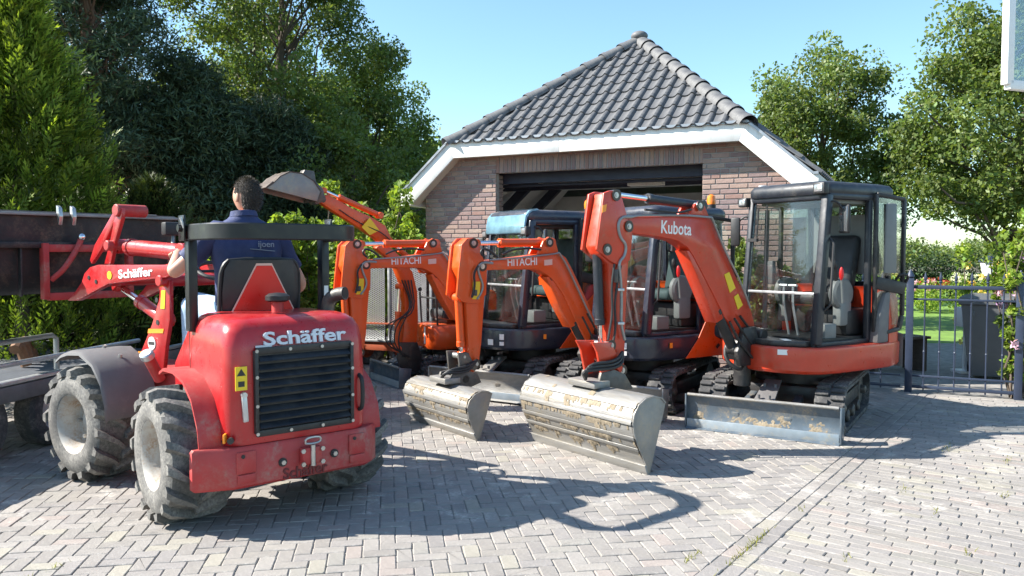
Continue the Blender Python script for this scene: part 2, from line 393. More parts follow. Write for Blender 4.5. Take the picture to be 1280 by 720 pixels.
# mesh variants shared by the pavers picked apart one by one
def addtint(me, t):
    a = me.color_attributes.new('tint', 'FLOAT_COLOR', 'POINT')
    a.data.foreach_set('color', np.tile(np.array((*t, 1), np.float32), len(me.vertices)))
PV = []
for k in range(52):
    jit = lambda: rnd.uniform(-.003, .003)
    hx, hy = (L1/2, W1/2) if k < 26 else (LR/2, WR/2); cr = lambda: rnd.uniform(.003, .011) if k < 26 else rnd.uniform(.001, .005)
    poly = []
    for sx, sy in ((-1, -1), (1, -1), (1, 1), (-1, 1)):
        a_, b_ = (hx-cr(), hy+jit()*.7), (hx+jit()*.7, hy-cr()*.8)
        for q in ((a_, b_) if sx*sy < 0 else (b_, a_)): poly.append((sx*q[0], sy*q[1]))
    A = sum(poly[i][0]*poly[(i+1) % 8][1]-poly[(i+1) % 8][0]*poly[i][1] for i in range(8)); poly = poly if A > 0 else poly[::-1]
    vs, fs = slab(poly, .0015+rnd.uniform(0, .0015), .0035+rnd.uniform(0,.002)); t = PT[k % len(PT)]; f = rnd.uniform(.88, 1.1)
    PV.append((vs, fs, tuple(x*f for x in t)))
pvm = []
for vs, fs, t in PV:
    me = bpy.data.meshes.new('paver'); me.from_pydata(vs, [], fs); addtint(me, t); me.materials.append(MATS['paver']); pvm.append(me)
def score(c):
    x, y, f = proj((c.x, c.y, 0))
    return f if (f > .5 and -30 < x < 1310 and 300 < y < 728) else 99+f
full = sorted([p for p in pav if p[1]], key=lambda p: score(p[2]))
rest = full[300:] + [p for p in pav if not p[1]]
for R, _, c in full[:300]:
    o = bpy.data.objects.new('paver', pvm[rnd.randrange(26)+(26 if _ == 2 else 0)]); COL.objects.link(o); o.parent = paving
    u = R[1]-R[0]; o.location = (c.x, c.y, rnd.uniform(-.002, .0025)); o.rotation_euler = (rnd.uniform(-.011, .011), rnd.uniform(-.007, .007), math.atan2(u.y, u.x)+rnd.uniform(-.02, .02))
V, F4, T = [], [], []; Vx, Fx, Tx = [], [], []
for R, ok, c in rest:
    z = rnd.uniform(-.002, .0025)
    if ok:
        vs, fs, t = PV[rnd.randrange(26)+(26 if ok == 2 else 0)]; u = (R[1]-R[0]).normalized(); v = Vector((-u.y, u.x, 0)); tx, ty = rnd.uniform(-.007, .007), rnd.uniform(-.011, .011)
        P = [(c.x+u.x*a+v.x*b, c.y+u.y*a+v.y*b, zz+z+a*tx+b*ty) for a, b, zz in vs]
    else:
        poly = [(p.x, p.y) for p in R]
        A = sum(poly[i][0]*poly[(i+1) % len(poly)][1]-poly[(i+1) % len(poly)][0]*poly[i][1] for i in range(len(poly)))
        vs, fs = slab(poly if A > 0 else poly[::-1]); t = PT[rnd.randrange(len(PT))]; P = [(a, b, zz+z) for a, b, zz in vs]
    k = len(Vx); Vx += P; Tx += [t]*len(P); Fx += [tuple(i+k for i in f) for f in fs]
me = bpy.data.meshes.new('paver_field'); me.from_pydata(Vx, [], Fx)
a = me.color_attributes.new('tint', 'FLOAT_COLOR', 'POINT'); a.data.foreach_set('color', np.hstack([np.array(Tx, np.float32), np.ones((len(Tx), 1), np.float32)]).ravel())
me.materials.append(MATS['paver']); o = bpy.data.objects.new('paver_field', me); COL.objects.link(o); o.parent = paving; o['kind'] = 'stuff'
# weeds and grit in the joints
gv, gf, gt = [], [], []; rs = np.random.RandomState(3)
spots = [(G(930, 690), .16, 60), (G(945, 678), .12, 40), (G(865, 695), .06, 25), (G(1170, 640), .05, 14), (G(1210, 690), .05, 12), (G(1130, 612), .05, 10), (G(1255, 620), .06, 16), (G(1000, 640), .05, 8), (G(60, 712), .05, 14), (G(1060, 700), .05, 10), (G(1185, 560), .1, 20), (G(1260, 575), .1, 20)]
for c, sp, n in spots:
    for _ in range(n):
        p = c+E1*rs.normal(0, sp)+E2*rs.normal(0, .012); h = rs.uniform(.008, .028); d = Vector((rs.normal(), rs.normal(), 0))*h*.5; s = Vector((rs.normal(), rs.normal(), 0)).normalized()*.0025
        k = len(gv); gv += [tuple(p-s), tuple(p+s), tuple(p+s*.3+d+Vector((0, 0, h))), tuple(p-s*.3+d+Vector((0, 0, h)))]; gf.append((k, k+1, k+2, k+3)); q = rs.uniform(.7, 1.3); gt += [(q*1.1, q, q*.7)]*4
leafmat('weed', (.20, .22, .05))
tag(meshobj('joint_weeds', gv, gf, 'weed', None, gt), 'small yellow-green weeds growing in the paving joints', 'weeds', kind='stuff')

# ================================================================ garage
mat('brick', (1, 1, 1), .85, var=.22, scale=16, bump=.4, bscale=70, attr='tint')
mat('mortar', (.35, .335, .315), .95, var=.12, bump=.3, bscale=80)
mat('brick_side', (.25, .19, .17), .9, var=.2, scale=20)
mat('roof_tile', (.115, .115, .118), .6, var=.3, scale=3, dirt=(.20, .20, .185), damt=.45, dscale=7)
mat('fascia_white', (.82, .81, .77), .45, var=.05, scale=2, dirt=(.62, .60, .53), damt=.35, dscale=3, stretch=(3, 3, .6))
mat('soffit', (.62, .55, .45), .6, var=.06)
mat('zinc', (.35, .37, .40), .4, metal=.6, var=.1)
mat('inner_wall', (.80, .79, .76), .8, var=.06)
mat('rafter_blue', (.03, .035, .06), .6, var=.1)
GC = 1.135; WH, EH, TH = 2.53, 2.82, 2.03; ZE, ZT, ZA = 2.43, 3.06, 4.78; OVH = .21; DEP = 2.31
MG = Matrix((FE, FN, Vector((0, 0, 1)))).transposed().to_4x4(); MG.translation = FO+FE*GC     # x along front, y into, z up
gar = thing('brick_garage', 'brick garage with dark tiled hipped roof, white fascia and open door', 'garage', MG)
D0, D1, DZ = -1.383, 1.468, 2.635
# brick pieces of the front wall
slope = (ZT-ZE)/(EH-TH); fb = .25
def under(poly):                             # below the fascia boards
    P = clip(poly, (0, ZT-.12), (0, 1))
    for sg in (-1, 1): P = clip(P, (sg*EH, ZE-.17), (sg*slope, 1)) if P else P
    return P
BT = [(.37, .262, .225)]*3+[(.30, .205, .188)]*3+[(.37, .26, .215)]*2+[(.26, .19, .185)]*2+[(.40, .30, .245), (.31, .19, .16)]
BH, BL, BJ = .0625, .22, .012; bricks = []
nrow = 50
for r in range(nrow):
    z0 = r*BH+.004; z1 = z0+BH-BJ
    for s0, s1 in ((-WH, D0), (D1, WH)) if z0 < DZ+.21-.03 else ((-WH, WH),):
        lo = s0; x = s0-(BL/2 if r % 2 else 0)
        if r % 3 == 2: x -= BL/4
        while x < s1:
            L = BL if rnd.random() > .12 else BL/2
            a, b = max(x, s0), min(x+L-BJ, s1)
            if b-a > .03:
                P = under([(a, z0), (b, z0), (b, z1), (a, z1)])
                if len(P) > 2: bricks.append(P)
            x += L
x = D0
while x < D1-.03:
    bricks.append([(x+.003, DZ), (min(x+.0505, D1), DZ), (min(x+.0505, D1), DZ+.208), (x+.003, DZ+.208)]); x += BH
bricks = [p for p in bricks if (max(q[0] for q in p)-min(q[0] for q in p)) > .012 and (max(q[1] for q in p)-min(q[1] for q in p)) > .012]
core = B(MG)
for poly in ([(-WH, -.05), (D0, -.05), (D0, DZ+.3), (-WH, DZ+.3)], [(D1, -.05), (WH, -.05), (WH, DZ+.3), (D1, DZ+.3)], [(D0, DZ), (D1, DZ), (D1, DZ+.3), (D0, DZ+.3)]):
    P = under(poly); core.prism([(a, .008, b) for a, b in P], (0, .09, 0))
wall = core.done('front_wall', 'mortar', gar)
bcache = {}
def brickmesh(P, t, name='brick'):
    n = len(P); A = sum(P[i][0]*P[(i+1) % n][1]-P[(i+1) % n][0]*P[i][1] for i in range(n)); P = P if A > 0 else P[::-1]
    e = .004; cx = sum(p[0] for p in P)/n; cz = sum(p[1] for p in P)/n
    ins = [(cx+(a-cx)*(1-e/max(.01, abs(a-cx))) if abs(a-cx) > .01 else a, cz+(b-cz)*(1-e/max(.01, abs(b-cz))) if abs(b-cz) > .01 else b) for a, b in P]
    vs = [(a, .02, b) for a, b in P]+[(a, .001, b) for a, b in P]+[(a, -.002, b) for a, b in ins]
    fs = [(k*n+i, k*n+(i+1) % n, (k+1)*n+(i+1) % n, (k+1)*n+i) for k in (0, 1) for i in range(n)]+[tuple(range(2*n, 3*n))]
    return vs, fs
def vis(P):
    c = MG @ Vector((P[0][0], 0, P[0][1])); x, y, f = proj(c); h = P[0][1] < 1.15
    return (h, f)
bricks.sort(key=vis); BV = []
for P in bricks[:300]:
    a0, b0 = min(q[0] for q in P), min(q[1] for q in P); k = (tuple((round(a-a0, 3), round(b-b0, 3)) for a, b in P), rnd.randrange(len(BT)))
    if k not in bcache:
        vs, fs = brickmesh(list(k[0]), None); me = bpy.data.meshes.new('brick'); me.from_pydata(vs, [], fs); addtint(me, BT[k[1]]); me.materials.append(MATS['brick']); bcache[k] = me
    o = bpy.data.objects.new('brick', bcache[k]); COL.objects.link(o); o.parent = wall; o.location = (a0, rnd.uniform(-.0015, .001), b0)
Vx, Fx, Tx = [], [], []
for P in bricks[300:]:
    vs, fs = brickmesh(P, None); k = len(Vx); Vx += vs; Fx += [tuple(i+k for i in f) for f in fs]; Tx += [BT[rnd.randrange(len(BT))]]*len(vs)
me = bpy.data.meshes.new('brick_field'); me.from_pydata(Vx, [], Fx); a = me.color_attributes.new('tint', 'FLOAT_COLOR', 'POINT')
a.data.foreach_set('color', np.hstack([np.array(Tx, np.float32), np.ones((len(Tx), 1), np.float32)]).ravel()); me.materials.append(MATS['brick'])
o = bpy.data.objects.new('brick_field', me); COL.objects.link(o); o.parent = wall; o['kind'] = 'stuff'
# side walls, reveals, interior
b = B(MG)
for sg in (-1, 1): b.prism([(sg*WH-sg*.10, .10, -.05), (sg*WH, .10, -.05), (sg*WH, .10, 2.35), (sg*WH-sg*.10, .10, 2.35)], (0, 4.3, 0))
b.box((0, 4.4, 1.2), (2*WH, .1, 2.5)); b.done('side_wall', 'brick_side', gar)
b = B(MG)
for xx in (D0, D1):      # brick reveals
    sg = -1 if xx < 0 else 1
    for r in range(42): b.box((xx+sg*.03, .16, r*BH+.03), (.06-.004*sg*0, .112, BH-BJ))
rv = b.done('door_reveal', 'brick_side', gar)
b = B(MG); b.box((0, 2.2, -.008), (2*WH-.22, 4.2, .01)); b.done('garage_floor', 'mortar', gar)
b = B(MG); b.raw([(-2.4, .3, 0), (-2.4, 4.3, 0), (-2.4, 4.3, 2.4), (-2.4, .3, 2.4)], [(0, 1, 2, 3)]); b.raw([(2.4, .3, 0), (2.4, 4.3, 0), (2.4, 4.3, 2.4), (2.4, .3, 2.4)], [(0, 1, 2, 3)])
b.raw([(-2.42, 4.33, 0), (2.42, 4.33, 0), (2.42, 4.33, 2.6), (-2.42, 4.33, 2.6)], [(0, 1, 2, 3)]); b.done('inner_wall', 'inner_wall', gar)
for sg in (-1, 1): B(MG).raw([(sg*2.4, .42, 2.38), (sg*2.4, 4.3, 2.38), (sg*.5, 3.2, 3.85), (sg*.5, 1.3, 3.5)], [(0, 1, 2, 3)]).done('ceiling_panel', 'inner_wall', gar, fix=False)
b = B(MG); b.box((0, .3, DZ-.02), (3.4, .10, .22)); b.box((0, .4, DZ-.15), (3.1, .05, .04), bev=.01); b.done('door_header', 'rafter_blue', gar)
b = B(MG)
for y0 in (.9, 2.0, 3.1):
    b.bar((-2.3, y0, 2.2), (-.6, y0+.3, 3.9), .14, .14); b.bar((2.3, y0, 2.2), (.6, y0+.3, 3.9), .14, .14)
b.bar((-2.5, 1.8, 2.62), (2.5, 1.8, 2.62), .1, .18); b.done('rafter', 'rafter_blue', gar)
b = B(MG)
for k in range(4): b.box((0, .75+k*.52, DZ+.02-.02*k), (2.9, .5, .04), bev=.01)
b.done('raised_door', 'inner_wall', gar)
b = B(MG); b.box((.45, 1.0, 2.50), (.5, .16, .06), bev=.01); b.done('light_fitting', 'fascia_white', gar)
# fascia boards, trim, soffit
def fasc(x0, z0, x1, z1, hgt=.21):
    return [(x0, z0), (x1, z1), (x1, z1-hgt), (x0, z0-hgt)]
k = .25
out = [(-EH, ZE), (-EH+.06, ZE), (-TH, ZT), (TH, ZT), (EH-.06, ZE), (EH, ZE)]
inn = [(-EH, ZE-.22), (-EH+.16, ZE-.22), (-TH+.09, ZT-.21), (TH-.09, ZT-.21), (EH-.16, ZE-.22), (EH, ZE-.22)]
bands = [(0, 1), (1, 2), (2, 3), (3, 4), (4, 5)]
def board(P, m, name='fascia_board', y=-OVH, th=.03, bev=.003): return B(MG).prism([(a, y, c) for a, c in P], (0, th, 0), bev).done(name, m, gar)
board([out[0], out[1], out[2], inn[2], inn[1], inn[0]], 'fascia_white')
xm = -.35
board([out[2], (xm-.002, ZT), (xm-.002, ZT-.21), inn[2]], 'fascia_white'); board([(xm+.002, ZT), out[3], inn[3], (xm+.002, ZT-.21)], 'fascia_white')
board([out[3], out[4], out[5], inn[5], inn[4], inn[3]], 'fascia_white')
tr = B(MG)
for (a, c) in ((out[0], out[1]), (out[1], out[2]), (out[2], out[3]), (out[3], out[4]), (out[4], out[5])):
    tr.bar((a[0], -OVH+.01, a[1]+.012), (c[0], -OVH+.01, c[1]+.012), .07, .03, up=(0, 1, 0) if False else (0, 0, 1))
tr.done('zinc_trim', 'zinc', gar)
sf = B(MG)
for i in range(5):
    a, c = inn[i], inn[i+1]; z = .012
    sf.raw([(a[0], -OVH+.03, a[1]+z), (c[0], -OVH+.03, c[1]+z), (c[0], .02, c[1]+z), (a[0], .02, a[1]+z)], [(0, 1, 2, 3)])
sf.done('soffit', 'soffit', gar)
gt_ = B(MG)
for sg in (-1, 1): gt_.prism([(sg*EH, -OVH+.03, ZE), (sg*(EH-.16), -OVH+.03, ZE), (sg*(EH-.16), -OVH+.03, ZE-.22), (sg*EH, -OVH+.03, ZE-.22)], (0, 5.0, 0))
gt_.done('eaves_gutter', 'fascia_white', gar)
# roof slopes: an underlay, then tiles
ins = -OVH
AP = Vector((0, ins+DEP, ZA)); FL = Vector((-TH, ins, ZT)); FR = Vector((TH, ins, ZT))
ul = B(MG); ul.raw([FL+Vector((0, .02, -.03)), FR+Vector((0, .02, -.03)), AP-Vector((0, 0, .05))], [(0, 1, 2)])
for sg in (-1, 1):
    e0 = Vector((sg*EH, ins, ZE-.02)); e1 = Vector((sg*EH, ins+DEP+EH, ZE-.02)); tp = Vector((sg*TH, ins, ZT-.03))
    ul.raw([e0, e1, AP-Vector((0, 0, .05)), tp], [(0, 1, 2, 3)])
ul.raw([(-EH, ins+DEP+EH, ZE-.02), (EH, ins+DEP+EH, ZE-.02), AP-Vector((0, 0, .05))], [(0, 1, 2)])
roof = ul.done('roof', 'roof_tile', gar)
TW, TG = .178, .285
def tilebm(Lt=.34):
    n = 8; prof = []
    for i in range(n+1):
        x = i/n; z = .012*math.cos(x*2*math.pi*.5) if False else 0
        h = .034*math.exp(-((x-.80)/.16)**2)-.012*math.exp(-((x-.32)/.25)**2)
        prof.append((x*TW*1.06, h))
    vs, fs = [], []
    for v, lift in ((-.0, .022), (Lt, .0)):
        for x, h in prof: vs.append((x, v, h+lift))
        for x, h in prof: vs.append((x, v, h+lift-.014))
    m = n+1
    for i in range(n):
        fs += [(i, i+1, 2*m+i+1, 2*m+i), (m+i, m+i+1, i+1, i)]
    for a in (0, n): fs.append((a, m+a, 3*m+a, 2*m+a))
    return vs, fs
su = (AP-FL.lerp(FR, .5)); LS = su.length; su.normalize(); sx = Vector((1, 0, 0)); sn = sx.cross(su).normalized()
TM = Matrix((sx, su, sn)).transposed().to_4x4(); TM.translation = FL.lerp(FR, .5)
tvs, tfs = tilebm(); tfull = bpy.data.meshes.new('roof_tile'); tfull.from_pydata(tvs, [], tfs); tfull.shade_smooth(); tfull.set_sharp_from_angle(angle=math.radians(50)); tfull.materials.append(MATS['roof_tile'])
ncol = int(2*TH/TW)+2
for c in range(-ncol//2, ncol//2+1):
    for r in range(0, 11):
        x0, v0 = c*TW, r*TG-.03
        def inside(x, v): return abs(x) <= TH*(1-v/LS)+.02
        cs = [inside(x, v) for x in (x0, x0+TW) for v in (max(v0, 0), v0+.34)]
        if not any(cs): continue
        M = TM @ Matrix.Translation((x0, v0, rnd.uniform(-.002, .002)))
        if all(cs): o = bpy.data.objects.new('roof_tile', tfull)
        else:
            bm = bmesh.new(); vv = [bm.verts.new(p) for p in tvs]
            for f in tfs: bm.faces.new([vv[i] for i in f])
            for sg in (-1, 1):
                nv = Vector((sg*LS, TH, 0)).normalized(); p0 = Vector((sg*(TH+.03)-x0, -v0, 0))
                bmesh.ops.bisect_plane(bm, geom=bm.verts[:]+bm.edges[:]+bm.faces[:], plane_co=p0, plane_no=nv, clear_outer=True)
            if len(bm.faces) < 2: bm.free(); continue
            me = bpy.data.meshes.new('roof_tile'); bm.to_mesh(me); bm.free(); me.shade_smooth(); me.set_sharp_from_angle(angle=math.radians(50)); me.materials.append(MATS['roof_tile'])
            o = bpy.data.objects.new('roof_tile', me)
        COL.objects.link(o); o.parent = roof; o.matrix_local = M
# right-hand slope, seen very obliquely: joined tiles
side = B(MG); E0 = Vector((EH, ins, ZE)); hx_ = Vector((-(EH), DEP, ZA-ZE)); ux = Vector((0, 1, 0)); vx = Vector((-EH, 0, ZA-ZE)).normalized(); nx2 = ux.cross(vx); nx2 = nx2 if nx2.z > 0 else -nx2
SL = Vector((-EH, 0, ZA-ZE)).length
for r in range(int(SL/TG)):
    for c in range(-2, int(2*EH/TW)):
        v0 = r*TG; y0 = c*TW; f = v0/SL
        lo_ = max(0.0, (v0+.2-(SL*(ZT-ZE)/(ZA-ZE)))/SL*DEP*1.35); hi_ = DEP+EH-EH*f
        if y0 < lo_ or y0+TW > hi_: continue
        o0 = E0+ux*y0+vx*v0
        side.raw([tuple(o0+ux*a+vx*b_+nx2*(h_+.01)) for a, b_, h_ in tvs], tfs)
side.done('side_tiles', 'roof_tile', roof, 50, fix=False)['kind'] = 'stuff'
def ridge(p0, p1, n, first=0):
    d = (p1-p0)/n; L = d.length; x = d.normalized(); y = Vector((0, 0, 1)).cross(x).normalized(); z = x.cross(y)
    M0 = Matrix((x, y, z)).transposed().to_4x4(); b = B(); seg = 10; rings = []
    for t, r in ((-.04, .118), (.03, .12), (.032, .112), (L*.95, .095), (L, .095)):
        rings.append([(t, r*1.05*math.cos(math.pi*i/seg), r*math.sin(math.pi*i/seg)-.02) for i in range(seg+1)])
    b.loft(rings, caps=False, closed=False)
    me = bpy.data.meshes.new('ridge_tile'); me.from_pydata([tuple(v) for v in b.v], [], b.f); me.shade_smooth(); me.set_sharp_from_angle(angle=math.radians(40)); me.materials.append(MATS['roof_tile'])
    for i in range(n):
        o = bpy.data.objects.new('ridge_tile', me); COL.objects.link(o); o.parent = roof; M = M0.copy(); M.translation = p0+d*i; o.matrix_local = M
RB = Vector((0, ins+DEP, 0)); BE = ins+DEP+EH
for q, n_ in ((FL, 10), (FR, 11), (Vector((-EH, BE, ZE)), 15), (Vector((EH, BE, ZE)), 15)): ridge(q+Vector((0, 0, .0)), AP+Vector((0, 0, .0)), n_)
B(MG).ball(AP+Vector((0, -.03, .05)), (.13, .13, .08)).done('ridge_cap', 'roof_tile', roof)
# the security lamp on the right pier
b = B(MG); b.box((2.20, -.07, 2.27), (.10, .09, .12), bev=.012); b.done('wall_lamp', 'zinc', gar)
# ================================================================ excavators
mat('grease', (.035, .022, .015), .35, var=.4, scale=30)
mat('blade_edge', (.26, .31, .35), .4, metal=.3, var=.15, dirt=(.45, .38, .26), damt=.45, dscale=5)
DB = Vector((-.80, -.60, 0)); HU = Vector((-.85, -.53, 0)).normalized(); UU = Vector((-.52, -.85, 0)).normalized()
def stadium(x0, x1, r, zc, n=10):
    P = [(x1+r*math.cos(a), zc+r*math.sin(a)) for a in [math.radians(-90+180*i/n) for i in range(n+1)]]
    P += [(x0+r*math.cos(a), zc+r*math.sin(a)) for a in [math.radians(90+180*i/n) for i in range(n+1)]]
    return P
def resample(P, n):
    L = [0]; Q = P+[P[0]]
    for a, b in zip(Q, Q[1:]): L.append(L[-1]+math.hypot(b[0]-a[0], b[1]-a[1]))
    out = []; k = 0
    for i in range(n):
        t = L[-1]*i/n
        while L[k+1] < t: k += 1
        f = (t-L[k])/(L[k+1]-L[k]); out.append((Q[k][0]+(Q[k+1][0]-Q[k][0])*f, Q[k][1]+(Q[k+1][1]-Q[k][1])*f))
    return out
def track(M, root, yc, half, R=.215, wd=.24, nl=46):
    x0, x1 = -half+R, half-R
    outer = resample(stadium(x0, x1, R-.03, R), 92); inner = resample(stadium(x0, x1, R-.055, R), 92)
    b = B(M); y0, y1 = yc-wd/2, yc+wd/2
    b.loft([[(x, y0, z) for x, z in inner], [(x, y0, z) for x, z in outer], [(x, y1, z) for x, z in outer], [(x, y1, z) for x, z in inner], [(x, y0, z) for x, z in inner]], caps=False)
    cent = resample(stadium(x0, x1, R-.018, R), nl); nx = resample(stadium(x0, x1, R-.018, R), nl*8)
    for i in range(nl):
        p, q = nx[i*8], nx[(i*8+2) % (nl*8)]; t = Vector((q[0]-p[0], 0, q[1]-p[1])).normalized(); up = Vector((-t.z, 0, t.x))
        for sgy, o in ((-1, 0), (1, 4)):
            p = nx[(i*8+o) % (nl*8)]
            Rm = Matrix((t, Vector((0, 1, 0)), t.cross(Vector((0, 1, 0))))).transposed()
            b.box((p[0], yc+sgy*wd*.26, p[1]), (.040, wd*.46, .03), Rm, bev=.006, seg=1)
    t_ = b.done('track', 'rubber_track', root)
    fr = B(M); fr.box(((x0+x1)/2, yc, R), (x1-x0+.06, wd*.45, .13), bev=.02); fr.done('track_frame', 'paint_black', t_)
    for x, nm, r in ((x0, 'sprocket', R-.07), (x1, 'idler', R-.065)):
        w_ = B(M); w_.lathe([(-.06, r*.75), (-.06, r*.95), (-.03, r), (.03, r), (.06, r*.95), (.06, r*.3), (.10, r*.25), (.11, .02)], (x, yc, R), (0, 1 if yc > 0 else -1, 0), 18)
        w_.done(nm, 'steel_dark', t_)
    for k in range(3):
        x = x0+(x1-x0)*(k+1)/4; B(M).cyl((x, yc-.09, .105), (x, yc+.09, .105), .055, bev=.01).done('roller', 'steel_dark', t_)
    B(M).cyl(((x0+x1)/2, yc-.05, 2*R-.075), ((x0+x1)/2, yc+.05, 2*R-.075), .035).done('roller', 'steel_dark', t_)
def blade(M, root, x, wd, m, lift=0.0, hgt=.30, strip='steel_worn'):
    prof = [(.02+.05*math.cos(a*2-.2)-.02, z) for a, z in [(t/8*math.pi/2, lift+hgt*t/8) for t in range(9)]]
    prof = [(x+.05*(2*t-1)**2+(.03 if t < .05 else 0), lift+.002+hgt*t) for t in [i/10 for i in range(11)]]
    b = B(M); ring = [(p[0], p[1]) for p in prof]+[(p[0]-.022, p[1]) for p in prof[::-1]]
    b.loft([[(a, -wd/2, c) for a, c in ring], [(a, wd/2, c) for a, c in ring]])
    bl = b.done('dozer_blade', m, root)
    for sy in (-1, 1):
        s = B(M); s.prism([(x+.06, sy*wd/2, lift+.004), (x+.055, sy*wd/2, lift+hgt+.004), (x-.10, sy*wd/2, lift+hgt-.02), (x-.06, sy*wd/2, lift+.01)], (0, sy*.014, 0), .003)
        s.done('blade_end_plate', m, bl)
    e = B(M); e.box((x+.048, 0, lift+.045), (.014, wd-.01, .085), bev=.003); e.done('cutting_edge', 'blade_edge', bl)
    e = B(M); e.cyl((x+.05, -wd/2+.01, lift+hgt), (x+.05, wd/2-.01, lift+hgt), .014, seg=10); e.done('blade_top_bar', strip, bl)
    for y in (-.22, .22):
        B(M).bar((x, y, lift+.13), (x-.55, y*.9, .24), .07, .09, .01).done('blade_arm', 'blade_blue' if m != 'steel_worn' else 'steel_dark', bl)
    pl = B(M); pl.prism([(x-.03, -.09, lift+.24), (x-.03, .09, lift+.24), (x-.42, .07, .40), (x-.42, -.07, .40)], (0, 0, .02), .004)
    for dx in (-.09, -.30):
        for dy in (-.045, .045): pl.cyl((x+dx, dy, lift+.27-dx*.32+.0), (x+dx, dy, lift+.30-dx*.32+.0), .014, seg=8)
    pl.done('cylinder_guard', 'plastic_grey' if m == 'blade_blue' else 'steel_worn', bl)
def mudsplat(M, x0, y0, y1, z0, z1, root, n, seed, xf=None, sz=.02):
    r = random.Random(seed); b = B(M)
    for _ in range(n):
        y = r.uniform(y0, y1); z = r.triangular(z0, z1, z0); s = sz*r.uniform(.3, 1.0); x = x0 if xf is None else xf(z)
        b.ball((x, y, z), (s*.4, s*r.uniform(1, 2.2), s*r.uniform(.4, .8)), 7)
    b.done('dried_mud', 'mud', root)['kind'] = 'stuff'
def vnoise(rs, n, m, k):
    a = rs.rand(n//k+2, m//k+2); i = np.arange(n)/k; j = np.arange(m)/k; i0 = i.astype(int); j0 = j.astype(int); fi = (i-i0)[:, None]; fj = (j-j0)[None, :]
    g = lambda x, y: a[np.ix_(x, y)]
    return (g(i0, j0)*(1-fi)+g(i0+1, j0)*fi)*(1-fj)+(g(i0, j0+1)*(1-fi)+g(i0+1, j0+1)*fi)*fj
def mudsheet(fn, n, m, root, seed, bias, hgt=.012):      # fn(u,v) -> (point, outward normal); bias(v) in 0..1 raises the cover
    rs = np.random.RandomState(seed); h = .5*vnoise(rs, n, m, 9)+.3*vnoise(rs, n, m, 4)+.2*vnoise(rs, n, m, 1)
    b = B(); idx = {}
    H = np.array([[h[i, j]-(1-bias(i/(n-1), j/(m-1))) for j in range(m)] for i in range(n)])
    def vid(i, j):
        if (i, j) not in idx:
            p, nn = fn(i/(n-1), j/(m-1)); idx[(i, j)] = len(b.v); b.v.append(p+nn*(min(1.0, max(-.15, H[i, j]*5))*hgt))
        return idx[(i, j)]
    for i in range(n-1):
        for j in range(m-1):
            if max(H[i, j], H[i+1, j], H[i, j+1], H[i+1, j+1]) > 0: b.f.append((vid(i, j), vid(i+1, j), vid(i+1, j+1), vid(i, j+1)))
    if b.f: b.done('dried_mud', 'mud', root, 80, fix=False)['kind'] = 'stuff'
def hyd(P, root, p0, p1, frac, rb, m, name='hydraulic_cylinder', rr=None):
    p0, p1 = Vector(p0), Vector(p1); pm = p0.lerp(p1, frac)
    b = B(); b.cyl(p0, pm, rb, seg=16, bev=.008); n = P.n
    b.cyl(p0-n*.05, p0+n*.05, rb*1.15, seg=14, bev=.006); ax = (pm-p0).normalized(); b.cyl(pm-ax*.05, pm, rb*1.12, seg=16, bev=.005)
    c = b.done(name, m, root)
    B().cyl(pm, p1, rr or rb*.55, seg=14).done('piston_rod', 'chrome', c)
    B().cyl(p1-n*.045, p1+n*.045, rb*.95, seg=14, bev=.006).done('rod_eye', m, c)
    return c
def pins(P, root, L, r, w_, m='bolt_steel'):
    for px, py in L:
        c = P.at(px, py); B().cyl(c+P.n*.008, c-P.n*(w_+.008), r*.82, seg=14, bev=.005).cyl(c+P.n*.014, c+P.n*.005, r*.42, seg=6).done('pivot_pin', m, root)
        B().cyl(c+P.n*.0065, c+P.n*.0035, r*1.35, seg=16).done('grease_ring', 'grease', root)
